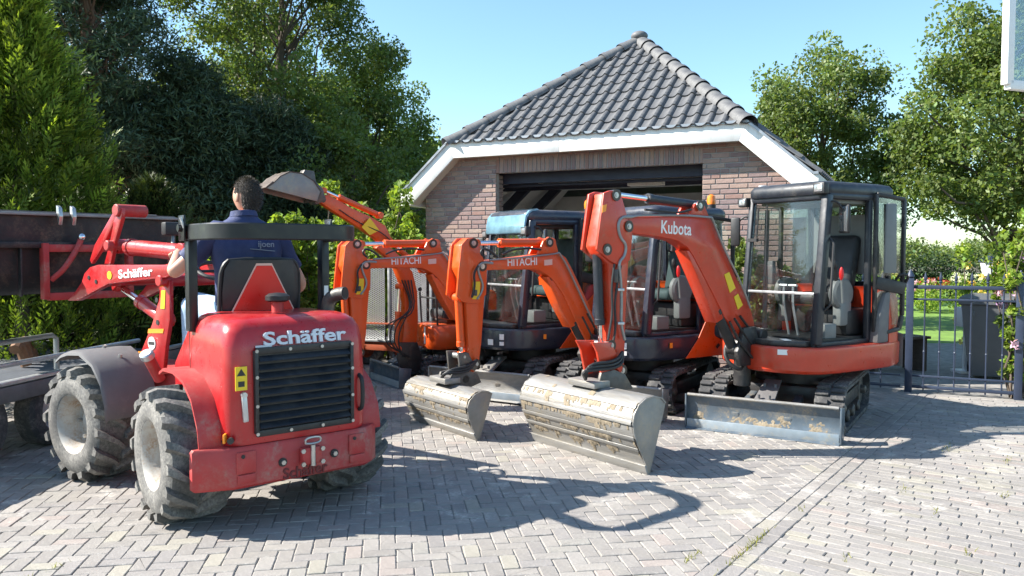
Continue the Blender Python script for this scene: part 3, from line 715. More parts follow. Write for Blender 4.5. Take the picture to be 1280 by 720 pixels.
def bucketshape(P, root, side_px, wd, m, rib_at=(), mud=0, seed=1, lug_m='steel_dark'):
    # P: plane of the bucket's near side; side_px: outline from the tip over the back down to the cutting edge
    O = P.pts(side_px); n = -P.n*wd; bk = B()
    shell = O; th = .012; c = sum(O, Vector())/len(O)
    inn = [p+(c-p).normalized()*th for p in O]
    bk.loft([[p for p in shell]+[q for q in inn[::-1]], [p+n for p in shell]+[q+n for q in inn[::-1]]])
    bucket = bk.done('bucket', m, root, 40)
    for k, o in ((0, .004), (1, wd-.016)):
        B().prism([p-P.n*o for p in O], -P.n*.018, .003).done('side_plate', 'steel_plain', bucket)
    # wear ribs along the back, each a flat strip
    for t in rib_at:
        i = int(t); f = t-i; p = O[i].lerp(O[i+1], f); tg = (O[i+1]-O[i]).normalized(); nr = P.n.cross(tg); nr = nr if nr.dot(p-c) > 0 else -nr
        b = B(); q = p+nr*.006-P.n*.01
        h = .016
        b.prism([q-tg*h, q+tg*h, q+tg*h+nr*.005, q-tg*h+nr*.005], -P.n*(wd-.02), .004); b.done('wear_strip', m, bucket)
    e = O[-1]; tg = (O[-1]-O[-2]).normalized(); nr = P.n.cross(tg); nr = nr if nr.dot(e-c) > 0 else -nr
    B().prism([e+tg*.004, e-tg*.10, e-tg*.10+nr*.016, e+tg*.002+nr*.012], -P.n*wd, .003).done('cutting_edge', m, bucket)
    if mud:
        N = len(O)-1
        def fn(u, v):
            t = (2.2+v*(N-2.4)); i = min(N-1, int(t)); p = O[i].lerp(O[i+1], t-i); tg = (O[i+1]-O[i]).normalized(); nr = P.n.cross(tg); nr = nr if nr.dot(p-c) > 0 else -nr
            return p+nr*.004-P.n*(.015+(wd-.03)*u), nr
        ribs = [(t-2.2)/(N-2.4) for t in rib_at]
        mudsheet(fn, 160, 44, bucket, seed, lambda u, v: .22+.27*math.exp(-min([((v-q-.05)/.035)**2 for q in ribs] or [9]))+.06*math.sin(u*9+seed), .006)
    r = random.Random(seed); b = B()
    for _ in range(0):
        i = r.randrange(2, len(O)-1); p = O[i].lerp(O[i+1], r.random()); tg = (O[i+1]-O[i]).normalized(); nr = P.n.cross(tg); nr = nr if nr.dot(p-c) > 0 else -nr
        s = r.uniform(.004, .013); b.ball(p+nr*.008-P.n*wd*(r.random()**1.0), (s*r.uniform(1, 3), s*r.uniform(1, 3), s), 7)
    return bucket, O
def coupler(P, root, px, wd, m='steel_dark'):
    b = B(); b.prism(P.pts(px), -P.n*.03, .006); b.prism([p-P.n*(wd-.03) for p in P.pts(px)], -P.n*.03, .006)
    c = P.pts(px); mid = sum(c, Vector())/len(c)
    b.cyl(mid, mid-P.n*wd, .035, seg=14); b.box(mid-P.n*wd/2-Vector((0, 0, .06)), (.16, .16, .06), bev=.01)
    return b.done('quick_coupler', m, root)
# ---------------------------------------------------------------- upper works
def upper(M, root, kind):
    K = kind == 'kubota'; body = 'paint_kubota' if K else 'paint_navy'; hood = 'paint_kubota' if K else 'paint_orange'; fr = 'paint_slate' if K else 'paint_navy'
    b = B(M); b.cyl((0, 0, .36), (0, 0, .50), .27, seg=24); b.done('slew_ring', 'paint_black', root)
    plan = [(.76, .12), (.72, .30), (.60, .50), (.48, .58), (.30, .61), (-.45, .61), (-.66, .55), (-.80, .42), (-.86, .2), (-.86, -.2), (-.80, -.42), (-.66, -.56), (-.45, -.61), (.30, -.61), (.50, -.52), (.62, -.36), (.70, -.20), (.74, -.05)]
    def ring(z, s): return [(x*s, y*s, z) for x, y in plan]
    b = B(M); b.loft([ring(.515, .955), ring(.522, .975), ring(.545, .995), ring(.715, 1.0), ring(.733, .995), ring(.742, .98)]); bd = b.done('lower_body', body, root, 27)
    lab = B(M)
    if K:
        lab.box((.685, .36, .70), (.003, .11, .045), Matrix.Rotation(math.radians(38), 3, 'Z')); lab.done('sticker', 'sticker_white', bd)
    else:
        b = B(M); b.prism([(.06, .612, .52), (-.10, .615, .70), (-.26, .62, .98), (-.40, .62, 1.10), (-.50, .60, 1.10), (-.55, .60, .52)], (0, .014, 0), .005); sc_ = b.done('side_cover', 'paint_orange', bd)
        for k_ in range(3): B(M).box((-.36-.04*k_, .637, .62+.09*k_), (.05, .004, .03), Matrix.Rotation(math.radians(40), 3, 'Y')).done('vent_slot', 'ink', sc_)
        for x, z, w_, h_, mm in ((.665, .66, .05, .06, 'sticker_white'), (.665, .59, .05, .04, 'sticker_white'), (.665, .60, .07, .06, 'lens')):
            lab = B(M)
            yy = .42 if mm != 'lens' else .30; xx = .66 if mm != 'lens' else .725
            lab.box((xx, yy, z), (.003, w_, h_), Matrix.Rotation(math.radians(38 if mm != 'lens' else 20), 3, 'Z'))
            lab.done('sticker', 'sticker_white', bd)
        l2 = B(M); l2.box((.25, .622, .66), (.035, .003, .05)); l2.done('sticker', 'sticker_orange', bd)
    # engine cover and counterweight at the rear
    ec = [(-.42, -.60), (-.42, .60), (-.55, .59), (-.70, .51), (-.80, .38), (-.85, 0), (-.80, -.38), (-.70, -.51), (-.55, -.59)]
    b = B(M); b.loft([[(x*s, y*s, z) for x, y in ec] for z, s in ((.74, 1.0), (.95, 1.0), (1.12, .985), (1.2, .95), (1.235, .88))]); b.done('engine_cover', hood, root, 50)
    b = B(M); b.loft([[(x, y, z) for x, y in [(-.83, -.40), (-.885, -.2), (-.89, 0), (-.885, .2), (-.83, .42), (-.70, .56), (-.68, .5), (-.8, .3), (-.82, 0), (-.8, -.3)]] for z in (.50, .8)]); b.done('counterweight', 'plastic_grey' if K else 'paint_navy', root, 50)
    # sweep beside the door
    b = B(M); b.prism([(-.25, .50, .74), (-.42, .50, .74), (-.44, .50, 1.22), (-.36, .50, 1.18), (-.28, .50, .98)], (0, .10, 0), .02); b.done('door_sill_cover', 'plastic_grey' if K else 'paint_red_matt', root)
    # right hand cover in front of the cab
    b = B(M); b.box((.30, -.46, .80), (.5, .26, .14), bev=.04); b.done('front_cover', fr, root)
    # cab
    c0, c1 = -.30, .50; zf, zt = .76, (2.09 if K else 1.93); xb, xf0, xf1 = -.55, .46, .34
    cab = B(M); r_ = .032
    def post(p, q, w_=.06, d_=.07): cab.bar(p, q, w_, d_, .014, up=(1, 0, 0))
    post((xf0, c1, zf), (xf1, c1, zt-.05), .07, .085); post((xf0, c0, zf), (xf1, c0, zt-.05), .055, .06)
    post((-.24, c1, zf), (-.24, c1, zt-.04), .05, .06); post((xb, c1, zf+.3), (xb+.04, c1-.02, zt-.05), .05, .06); post((xb, c0, zf), (xb+.04, c0+.02, zt-.05), .05, .06); post((-.05, c0, zf), (-.05, c0, zt-.05), .04, .04)
    cab.bar((xf0, c0, zf), (xf0, c1, zf), .05, .06, .01); cab.bar((xf0, c1, zf-.0), (-.25, c1, zf), .04, .04, .008); cab.bar((xf0, c0, zf), (xb, c0, zf), .05, .05, .01)
    cab.bar((xf1, c0, zt-.06), (xf1, c1, zt-.06), .07, .07, .02); cab.bar((xf1, c1, zt-.06), (xb, c1, zt-.06), .06, .06, .02); cab.bar((xf1, c0, zt-.06), (xb, c0, zt-.06), .06, .06, .02); cab.bar((xb, c0, zt-.06), (xb, c1, zt-.06), .06, .06, .02)
    cab.bar((xb, c0, 1.25), (xb, c1, 1.25), .05, .05, .01)
    cabo = cab.done('cab', fr, root)
    rf = B(M); pl = [(xf1+.06, c0-.03), (xf1+.06, c1+.03), (xb-.06, c1+.03), (xb-.06, c0-.03)]
    def rr(z, s, bow=0): 
        L = []
        for (x, y), ang in zip(pl, (-90, 0, 90, 180)):
            sx, sy = (1 if x > 0 else -1), (1 if y > .1 else -1); cx, cy = x-sx*.09, y-sy*.09
            base = {(1, -1): -90, (1, 1): 0, (-1, 1): 90, (-1, -1): 180}[(sx, sy)]
            for t in range(5): a = math.radians(base+t*22.5); L.append(((cx+.09*math.cos(a)), (cy+.09*math.sin(a)), z))
        mx, my = (xf1+xb)/2, (c0+c1)/2
        return [(mx+(x-mx)*s, my+(y-my)*s, z) for x, y, z in L]
    rf.loft([rr(zt-.05, .98), rr(zt-.03, 1.0), rr(zt+.02, 1.0), rr(zt+.055, .95), rr(zt+.07, .82)]); rf.done('cab_roof', fr, cabo, 55)
    rl = B(M); rl.box((-.1, .1, zt-.10), (.74, .72, .03)); rl.box((xb+.07, .1, 1.62), (.02, .70, .55)) if K else None; rl.done('headliner', 'console' if K else 'plastic_black', cabo)
    # glazing
    def pane(pts, name='windscreen', m='glass_clear', th=.006):
        P = [Vector(p) for p in pts]; nn = (P[1]-P[0]).cross(P[-1]-P[0]).normalized()*th; return B(M).prism(P, nn).done(name, m, cabo)
    def lerpx(z): return xf0+(xf1-xf0)*(z-zf)/(zt-.05-zf)
    zm = 1.20
    pane([(lerpx(zm), c0+.03, zm), (lerpx(zm), c1-.04, zm), (lerpx(zt-.1), c1-.04, zt-.1), (lerpx(zt-.1), c0+.03, zt-.1)])
    pane([(lerpx(zf+.03), c0+.03, zf+.03), (lerpx(zf+.03), c1-.04, zf+.03), (lerpx(zm-.02), c1-.04, zm-.02), (lerpx(zm-.02), c0+.03, zm-.02)])
    B(M).bar((lerpx(zm)+.006, c0+.03, zm-.01), (lerpx(zm)+.006, c1-.04, zm-.01), .018, .022, .004).done('window_bar', 'galv', cabo)
    pane([(xf0-.03, c0, zf+.04), (-.03, c0, zf+.04), (-.03, c0, zt-.1), (xf1-.02, c0, zt-.1)], 'side_window'); pane([(-.08, c0, 1.0), (xb+.03, c0, 1.25), (xb+.05, c0, zt-.1), (-.08, c0, zt-.1)], 'side_window')
    pane([(xb+.01, c0+.04, 1.28), (xb+.01, c1-.06, 1.28), (xb+.03, c1-.06, zt-.1), (xb+.03, c0+.04, zt-.1)], 'rear_window', 'glass_tint')
    pane([(-.28, c1, 1.24), (xb+.03, c1, 1.24), (xb+.05, c1-.01, zt-.1), (-.28, c1, zt-.1)], 'side_window')
    # wipers, handles
    w_ = B(M); w_.tube([(lerpx(1.8)+.02, c0+.20, zt-.11), (lerpx(1.5)+.02, c0+.21, 1.22)], .006); w_.tube([(lerpx(1.8)+.02, c0+.10, zt-.14), (lerpx(1.7)+.02, c0+.09, zt-.41)], .008); w_.box((lerpx(1.68)+.02, c0+.05, zt-.43), (.03, .10, .03)); w_.done('wiper', 'plastic_black', cabo)
    h_ = B(M); h_.tube([(.40, c1+.03, 1.05), (.38, c1+.075, 1.10), (.345, c1+.075, 1.62), (.34, c1+.03, 1.67)], .011); h_.done('grab_handle', 'plastic_black', cabo)
    # roof lamps
    for y, x, s in ((c1-.02, xf1+.06, 1.15), (c0-.07, xf1+.04, 1.0)):
        lm = B(M); z = zt+.0 if y > 0 else zt-.08
        if not K: z = zt-.16 if y > 0 else zt-.18
        lm.box((x, y, z), (.07, .10*s, .085*s), bev=.012); lm.bar((x-.02, y, z), (x-.09, y+(.05 if y < 0 else -.03), z+.02), .025, .02); lo = lm.done('work_lamp', 'plastic_black', root)
        B(M).box((x+.034, y, z), (.012, .070*s, .052*s), bev=.004).done('lamp_lens', 'lens' if y > 0 or K else 'plastic_grey', lo)
    # mirrors
    for side in (1, -1):
        mr = B(M)
        if side > 0: p0 = Vector((.33, c1+.03, zt-.11)); pc = Vector((.24, c1+.10, zt-.26)); sz = (.03, .14, .24)
        else: p0 = Vector((.36, c0-.02, zt-.21)); pc = Vector((.42, c0-.14, zt-.35)); sz = (.035, .09, .27)
        mr.tube([p0, p0.lerp(pc, .5)+Vector((0, 0, .07)), pc+Vector((0, 0, .05))], .009, smooth=2); mr.box(pc, sz, Matrix.Rotation(math.radians(-22*side), 3, 'Z'), bev=.03); mo = mr.done('mirror', 'plastic_black', root)
        q = Matrix.Rotation(math.radians(-22*side), 3, 'Z') @ Vector((.017 if side > 0 else -.018, 0, 0)); B(M).box(pc+q, (.004, sz[1]*.86, sz[2]*.88), Matrix.Rotation(math.radians(-22*side), 3, 'Z'), bev=.0018).done('mirror_glass', 'mirror_face', mo)
    # beacon
    cbm = B(M); cbm.prism([(.70, -.16, .742), (.70, .24, .742), (.56, .47, .742), (.47, .47, .742), (.47, -.28, .742)], (0, 0, .05), .012); cb_o = cbm.done('cab_base', 'paint_black', root)
    if K: B(M).box((.60, .30, .797), (.06, .12, .004), Matrix.Rotation(math.radians(-30), 3, 'Z')).done('sticker', 'sticker_white', cb_o)
    bx, by = ((-.45, .44) if not K else (-.48, -.22))
    if not K: be = B(M); be.cyl((bx, by, zt+.06), (bx, by, zt+.10), .045, seg=14); bo = be.done('beacon_base', 'plastic_black', root)
    if not K: B(M).lathe([(0, .042), (.05, .045), (.085, .036), (.10, .015)], (bx, by, zt+.10), (0, 0, 1), 16).done('beacon', 'amber', bo)
    # open door, folded back along the side
    dn = B(M); d0, d1 = Vector((-.27, c1+.05, 0)), Vector((-.56, c1+.13, 0)); dv = (d1-d0).normalized(); dp = Vector((-dv.y, dv.x, 0))
    def dd(t, z): q = d0.lerp(d1, t); return Vector((q.x, q.y, z))
    for a, c in ((dd(0, .84), dd(0, zt-.03)), (dd(0, zt-.03), dd(1, zt-.07)), (dd(1, zt-.07), dd(1, .98)), (dd(1, .98), dd(.9, .86)), (dd(.9, .86), dd(.2, .82)), (dd(.2, .82), dd(0, .95))): dn.bar(a, c, .035, .035, .008)
    dn.bar(dd(0, 1.28), dd(1.05, 1.22), .05, .11, .01)
    do = dn.done('cab_door', 'paint_black', root)
    for z0, z1, m_ in ((1.34, zt-.06, 'glass_clear'), (.90, 1.22, 'glass_clear')): B(M).prism([dd(.04, z0), dd(.96, z0), dd(.96, z1), dd(.04, z1)], dp*.006).done('door_window', m_, do)
    B(M).tube([dd(.75, 1.30)+dp*.0, dd(.75, 1.36)-dp*.06, dd(1.05, 1.34)-dp*.06, dd(1.08, 1.26)], .012, smooth=1).done('door_handle', 'plastic_black', do)
    if K: B(M).prism([dd(.18, 1.36)-dp*.03, dd(.62, 1.36)-dp*.03, dd(.58, 1.98)-dp*.03, dd(.22, 1.98)-dp*.03], -dp*.03, .02).done('door_panel', 'console', do)
    # inside: floor, seat, consoles, levers
    ins_ = B(M); ins_.box((-.02, .1, .78), (.92, .74, .04)); ins_.box((-.28, .1, .92), (.40, .62, .24), bev=.03); so_ = ins_.done('cab_floor', 'plastic_black', root)
    st = 'vinyl' if K else 'seat_green'; yo = .06 if K else .12
    s_ = B(M); s_.box((-.18, yo, 1.12), (.44, .44, .11), bev=.045, seg=3); s_.done('seat_cushion', st, root)
    s_ = B(M); s_.box((-.40, yo, 1.42), (.12, .42, .58), Matrix.Rotation(math.radians(-12), 3, 'Y'), bev=.05, seg=3); s_.done('seat_back', st, root)
    for y in (yo-.30, yo+.30):
        a_ = B(M); a_.cyl((-.06, y-.04, 1.18), (-.06, y+.04, 1.18), .14, seg=22, bev=.02); a_.box((-.08, y, 1.0), (.16, .09, .22), bev=.02); ao = a_.done('control_console', 'console', root)
        B(M).tube([(.0, y, 1.26), (.03, y, 1.40)], .018).ball((.035, y, 1.44), (.026, .026, .05)).done('joystick', 'plastic_black', ao)
    B(M).tube([(.02, yo+.38, 1.10), (.05, yo+.385, 1.32)], .012).done('safety_lever', 'console', root); B(M).ball((.055, yo+.385, 1.36), (.02, .02, .06)).done('lever_knob', 'red_knob', root)
    tl = B(M)
    for y in (.03, .13): tl.tube([(.22, y, .8), (.30, y, 1.08), (.30, y, 1.24)], .011); tl.tube([(.30, y-.04, 1.25), (.30, y+.04, 1.25)], .013)
    tl.done('travel_lever', 'galv', root)
    B(M).box((.20, .38, .86), (.16, .15, .13), bev=.012).done('tool_box', 'console', root)
    dsp = B(M); dsp.box((.24, -.18, 1.36), (.05, .10, .22), bev=.015); dsp.bar((.26, -.22, .8), (.24, -.22, zt-.15), .03, .03); dsp.done('instrument_post', 'plastic_grey', root)
    return cabo
def boomset(P, root, W, d, m, txt, tsize, tpos, tright, wb=.15):
    """P: plane through the swing post. d: traced outlines."""
    Pn = P.shifted(wb/2)                                           # near side face
    b = B(); b.prism(Pn.pts(d['boom']), -Pn.n*wb, .012); boom = b.done('boom', m, root)
    q = B(); q.prism([p+Pn.n*.004 for p in Pn.pts(d['bracket'])], -Pn.n*.028, .005); q.prism([p-Pn.n*(wb-.024) for p in Pn.pts(d['bracket'])], -Pn.n*.028, .005); q.done('cylinder_bracket', m, boom)
    a = B(); wa = wb*.86; Pa = P.shifted(wa/2); a.prism(Pa.pts(d['arm']), -Pa.n*wa, .010); arm = a.done('arm', m, root)
    hd = B(); Ph = P.shifted(wb/2+.018)
    for o in (0, wb+.012): hd.prism([p-Ph.n*o for p in Ph.pts(d['head'])], -Ph.n*.024, .006)
    hd.done('arm_head_plate', m, arm)
    # swing post
    c = P.at(*d['foot']); sp = B(); sp.prism(P.shifted(.12).pts(d['post']), -P.n*.045, .006); sp.prism(P.shifted(-.075).pts(d['post']), -P.n*.045, .006); sp.prism([p.lerp(sum(P.pts(d['post']), Vector())/len(d['post']), .25) for p in P.shifted(.08).pts(d['post'])], -P.n*.16, .006); sp.cyl(c+P.n*.15, c-P.n*.15, .055, seg=18, bev=.01); 
    pb_ = P.at(*d['postbase']); sp.cyl((pb_.x, pb_.y, .36), (pb_.x, pb_.y, .64), .075, seg=18, bev=.008); sp.done('swing_post', 'paint_black', root)
    hyd(P, root, P.at(*d['bc'][1], .02), P.at(*d['bc'][0], .02), .42, .045, 'paint_black', 'boom_cylinder')
    gd = B(); L = P.shifted(.065).pts(d['bcguard']); gd.prism(L, -P.n*.13, .008); gd.done('cylinder_guard', m, boom)
    hyd(P, root, P.at(*d['ac'][0]), P.at(*d['ac'][1]), d['acf'], .038, d['acm'], 'arm_cylinder')
    hyd(P, root, P.at(*d['kc'][0], 0), P.at(*d['kc'][1], 0), d['kcf'], .036, d['kcm'], 'bucket_cylinder')
    pins(P.shifted(wb/2+.02), root, d['pins'], .033, wb+.04)
    for L, r, mm in d['pipes']:
        B().tube(Pn.pts(L, .022), r, 8, 2).done('hydraulic_pipe', mm, boom)
    o = Pn.at(*tpos, .0012); o2 = Pn.at(*tright, .0012); lettering(txt, tsize, textframe(o, o2-o, (0, 0, 1)), 'letter_white', boom, depth=.0008, bold=.012, xs=(o2-o).length/d['tw'])
    for L, mm in d['stick']: B().prism([p+Pn.n*.002 for p in Pn.pts(L)], Pn.n*.003).done('sticker', mm, boom)
    for L, mm in d['astick']: B().prism([p+Ph.n*.002 for p in Ph.pts(L)], Ph.n*.003).done('sticker', mm, arm)
    # bucket link
    lk = B(); Pl = P.shifted(wb*.5+.03)
    for o in (0, wb+.03): lk.prism([p-Pl.n*o for p in Pl.pts(d['link'])], -Pl.n*.025, .005)
    lk.done('bucket_link', d['lm'], root)
    return Pn
def bundle(P, root, Ls, r=.011, off=.1):
    for k, L in enumerate(Ls): B().tube([P.at(x, y, off+.02*k) for x, y in L], r, 8, 2).done('hydraulic_hose', 'hose', root)
def bucket_frame(P, w_):  return P.shifted(w_/2)
# ---- Kubota
kM = frame((2.63, 7.57), UU); kU = frame((2.70, 7.42), HU); kp = (1.99, 7.05)
kub = thing('mini_excavator', 'red-orange mini excavator with wide cab, door folded open, boom bearing white lettering', 'excavator', frame((2.63, 7.57), HU))
for y in (-.50, .50): track(kM, kub, y, .80)
b = B(kM); b.box((0, 0, .27), (.8, .76, .16), bev=.03); b.cyl((0, 0, .34), (0, 0, .40), .3, seg=24); b.done('undercarriage', 'paint_black', kub)
blade(kM, kub, 1.0, 1.27, 'blade_blue')
def kmud(u, v):
    z = .06+.20*v; x = 1.0+.05*(2*z/.3-1)**2+.002; return kM @ Vector((x, -.6+1.2*u, z)), (kM.to_3x3() @ Vector((1, 0, 0)))
mudsheet(kmud, 150, 26, kub, 3, lambda u, v: .40-.36*v+.14*math.exp(-((u-.60)/.10)**2)+.10*math.exp(-((u-.1)/.05)**2)+.06*math.exp(-((u-.9)/.08)**2), .008)
upper(kU, kub, 'kubota')
KP = Plane(kp, DB)
kd = dict(
 boom=[(783, 271), (830, 270), (876, 269), (888, 272), (897, 288), (906, 312), (920, 345), (935, 372), (943, 402), (944, 418), (934, 426), (921, 414), (907, 398), (894, 372), (880, 345), (868, 322), (860, 309), (848, 301), (825, 296), (800, 293), (784, 291)],
 bracket=[(862, 270), (868, 256), (876, 251), (881, 258), (886, 271)],
 arm=[(757, 242), (771, 239), (778, 246), (785, 275), (789, 292), (786, 326), (783, 380), (780, 470), (776, 481), (768, 478), (764, 440), (762, 380), (760, 330), (749, 318), (746, 308)],
 head=[(755, 241), (763, 238), (772, 239), (778, 247), (784, 270), (791, 292), (788, 325), (777, 333), (764, 327), (753, 318), (746, 312)],
 foot=(938, 417), post=[(930, 410), (945, 408), (950, 430), (946, 456), (926, 458), (922, 440), (928, 425)], postbase=(928, 450),
 bc=[(862, 314), (916, 436)], bcguard=[(858, 313), (872, 314), (885, 345), (905, 398), (896, 404), (878, 360)],
 ac=[(875, 257), (768, 243)], acf=.64, acm='paint_slate', kc=[(746, 312), (751, 434)], kcf=.77, kcm='paint_slate',
 pins=[(770, 244), (786, 283), (759, 312), (875, 257), (778, 463), (764, 432)],
 pipes=[([(890, 272), (860, 269), (800, 269), (790, 271)], .009, 'pipe_grey'), ([(890, 272), (896, 288), (907, 315), (925, 350), (938, 385)], .009, 'pipe_grey'), ([(790, 271), (776, 271), (772, 282), (775, 297), (783, 306), (781, 320), (773, 328), (776, 350), (777, 380), (776, 405), (781, 425)], .012, 'pipe_grey')],
 tw=1, link=[(741, 428), (765, 428), (768, 436), (779, 460), (776, 467), (764, 450), (762, 470), (753, 472), (747, 440)], lm='paint_kubota',
 stick=[([(905, 343), (911, 340), (919, 360), (912, 366)], 'sticker_yellow'), ([(917, 371), (922, 367), (928, 381), (922, 387)], 'sticker_yellow')],
 astick=[([(753, 257), (758, 255), (757, 264), (752, 266)], 'sticker_orange')])
def textw(body, size):
    cu = bpy.data.curves.new('t', 'FONT'); cu.body = body; cu.size = size; ob = bpy.data.objects.new('t', cu); COL.objects.link(ob)
    bpy.context.view_layer.update(); x = ob.dimensions.x; bpy.data.objects.remove(ob); bpy.data.curves.remove(cu); return x
kd['tw'] = textw('Kubota', .145)
boomset(KP, kub, None, kd, 'paint_kubota', 'Kubota', .145, (825.5, 291), (863, 294))
bp_ = Plane((.97, 5.52), DB)
KB = [(833, 503), (828, 497), (818, 494.5), (808, 498), (799, 506), (793, 518), (791, 531), (793, 544), (797, 556), (803, 570), (808, 583), (812, 597)]
bucketshape(bp_, kub, KB, 1.27, 'steel_worn', (4.3, 5.9, 7.4, 8.5), 160, 5)
coupler(KP.shifted(.11), kub, [(752, 466), (768, 462), (782, 468), (792, 486), (770, 490), (748, 484)], .22)
b = B(); c = KP.at(736, 478); b.box(c, (.16, .30, .05), Matrix.Rotation(math.atan2(DB.y, DB.x), 3, 'Z'), bev=.008); b.done('tilt_unit', 'steel_worn', kub)
for k in range(3): B().tube([KP.at(778, 440, .10), KP.at(770+4*k, 452+k*4, .14), KP.at(735-4*k, 455+4*k, .12), KP.at(732, 474, .05)], .013, 8, 2).done('hydraulic_hose', 'hose', kub)
B(kU).tube([(.72, -.05, .62), (.86, .05, .50), (.95, -.08, .62), (.86, -.1, .8)], .018, 8, 2).done('hydraulic_hose', 'hose', kub)
bundle(KP, kub, [[(925, 395), (936, 410), (950, 428), (955, 448)], [(918, 398), (930, 418), (945, 436), (950, 452)], [(912, 402), (922, 424), (938, 444), (948, 456)]], .011, .10)
bundle(KP, kub, [[(776, 332), (772, 352), (768, 380), (770, 410), (766, 430)], [(768, 330), (764, 360), (766, 390), (760, 425)], [(806, 262), (830, 264), (850, 266), (864, 262)]], .009, .09)
for y in (362, 404): B().box(KP.at(776, y, .10), (.05, .05, .02), bev=.004).done('hose_clamp', 'galv', kub)
B().box(KP.at(770, 345, .085), (.03, .03, .10), bev=.004).done('valve_block', 'steel_dark', kub)
# ---- Hitachi, middle of the row (copied once for the machine beyond it)
hM = frame((1.36, 8.40), UU); hU = frame((1.40, 8.25), HU); hp = (.72, 7.90)
hit = thing('mini_excavator', 'orange and navy mini excavator with open cab showing grey-green seat, beside red-orange excavator', 'excavator', frame((1.36, 8.40), HU))
for y in (-.50, .50): track(hM, hit, y, .80)
b = B(hM); b.box((0, 0, .27), (.8, .76, .16), bev=.03); b.cyl((0, 0, .34), (0, 0, .40), .3, seg=24); b.done('undercarriage', 'paint_black', hit)
blade(hM, hit, 1.0, 1.27, 'steel_worn', .02, .29)
upper(hU, hit, 'hitachi')
HP = Plane(hp, DB)
hd = dict(
 boom=[(605, 326), (630, 324), (674, 318), (699, 315), (708, 322), (716, 337), (724, 354), (736, 380), (746, 405), (754, 428), (750, 440), (738, 436), (728, 418), (716, 394), (704, 368), (693, 352), (684, 343), (672, 337), (640, 337), (607, 338)],
 bracket=[(672, 318), (679, 301), (686, 296), (694, 300), (698, 316)],
 arm=[(577, 306), (588, 297), (596, 301), (601, 318), (608, 336), (606, 370), (602, 430), (598, 460), (592, 466), (587, 455), (585, 420), (583, 380), (579, 350), (574, 335)],
 head=[(577, 306), (584, 298), (592, 297), (599, 304), (604, 322), (609, 336), (608, 368), (598, 380), (580, 378), (571, 370), (574, 335)],
 foot=(748, 432), post=[(740, 425), (756, 420), (762, 440), (758, 458), (735, 458), (730, 445)], postbase=(742, 450),
 bc=[(687, 346), (735, 440)], bcguard=[(683, 346), (693, 346), (706, 372), (722, 405), (714, 410), (698, 380)],
 ac=[(687, 303), (594, 304)], acf=.70, acm='paint_orange', kc=[(573, 372), (577, 444)], kcf=.85, kcm='paint_orange',
 pins=[(592, 304), (603, 333), (687, 303), (595, 455), (580, 446)],
 pipes=[([(699, 316), (690, 318), (640, 323), (612, 325)], .008, 'pipe_grey'), ([(699, 316), (708, 330), (718, 352), (731, 380), (741, 402)], .009, 'pipe_grey'), ([(616, 329), (602, 328), (597, 334), (599, 344), (604, 356), (602, 366), (596, 374)], .011, 'pipe_grey')],
 tw=textw('HITACHI', .10), link=[(573, 441), (586, 441), (590, 450), (598, 458), (594, 464), (585, 458), (583, 470), (576, 470)], lm='steel_dark',
 stick=[([(680, 325), (690, 324), (690, 331), (680, 332)], 'triangle_edge')],
 astick=[([(591, 352), (600, 352), (599, 374), (590, 374)], 'sticker_yellow')])
boomset(HP, hit, None, hd, 'paint_orange', 'HITACHI', .10, (634, 332.5), (670.5, 331))
hb = Plane((-.27, 6.52), DB)
HB_ = [(616, 492), (611, 489), (602, 489), (594, 493), (587, 501), (584, 511), (586, 523), (590, 535), (595, 545), (599, 554)]
bucketshape(hb, hit, HB_, 1.06, 'steel_worn', (3.6, 5.0, 6.3), 140, 8)
coupler(HP.shifted(.11), hit, [(566, 468), (582, 464), (597, 466), (602, 478), (585, 486), (562, 482)], .22)
b = B(); c = HP.at(556, 474); b.box(c, (.16, .26, .05), Matrix.Rotation(math.atan2(DB.y, DB.x), 3, 'Z'), bev=.008); b.done('tilt_unit', 'steel_worn', hit)
for k in range(3): B().tube([HP.at(596, 450, .10), HP.at(585, 458+k*4, .14), HP.at(562-3*k, 462+2*k, .10), HP.at(552, 472, .05)], .013, 8, 2).done('hydraulic_hose', 'hose', hit)
bundle(HP, hit, [[(676, 312), (660, 310), (640, 312), (628, 318)], [(598, 332), (592, 342), (594, 356), (590, 372)], [(734, 392), (744, 410), (752, 430), (756, 446)], [(728, 396), (738, 416), (748, 438), (752, 452)], [(606, 322), (600, 316), (604, 310), (614, 314), (622, 322)]], .010, .10)
for y in (366,): B().box(HP.at(594, y, .10), (.035, .035, .05), bev=.004).done('valve_block', 'steel_dark', hit)
MH1 = Matrix.Translation((-1.17, .80, 0)) @ WM[hit.name]
hit2 = copy_tree(hit, None, MH1)
hit2['label'] = 'orange and navy mini excavator with blue reflecting cab front, behind the narrower levelling bucket'
# the cab top of that machine is a curved tinted pane, its sky reflection painted in as blue
h1U = Matrix.Translation((-1.17, .80, 0)) @ hU
vz = B(h1U); L = []
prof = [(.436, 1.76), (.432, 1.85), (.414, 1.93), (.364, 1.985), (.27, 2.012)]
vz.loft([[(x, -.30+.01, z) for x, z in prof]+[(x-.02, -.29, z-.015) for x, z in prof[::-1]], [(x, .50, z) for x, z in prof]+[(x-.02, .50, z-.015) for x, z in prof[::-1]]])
vz.done('roof_window', 'visor_sky_reflection', hit2, 60)
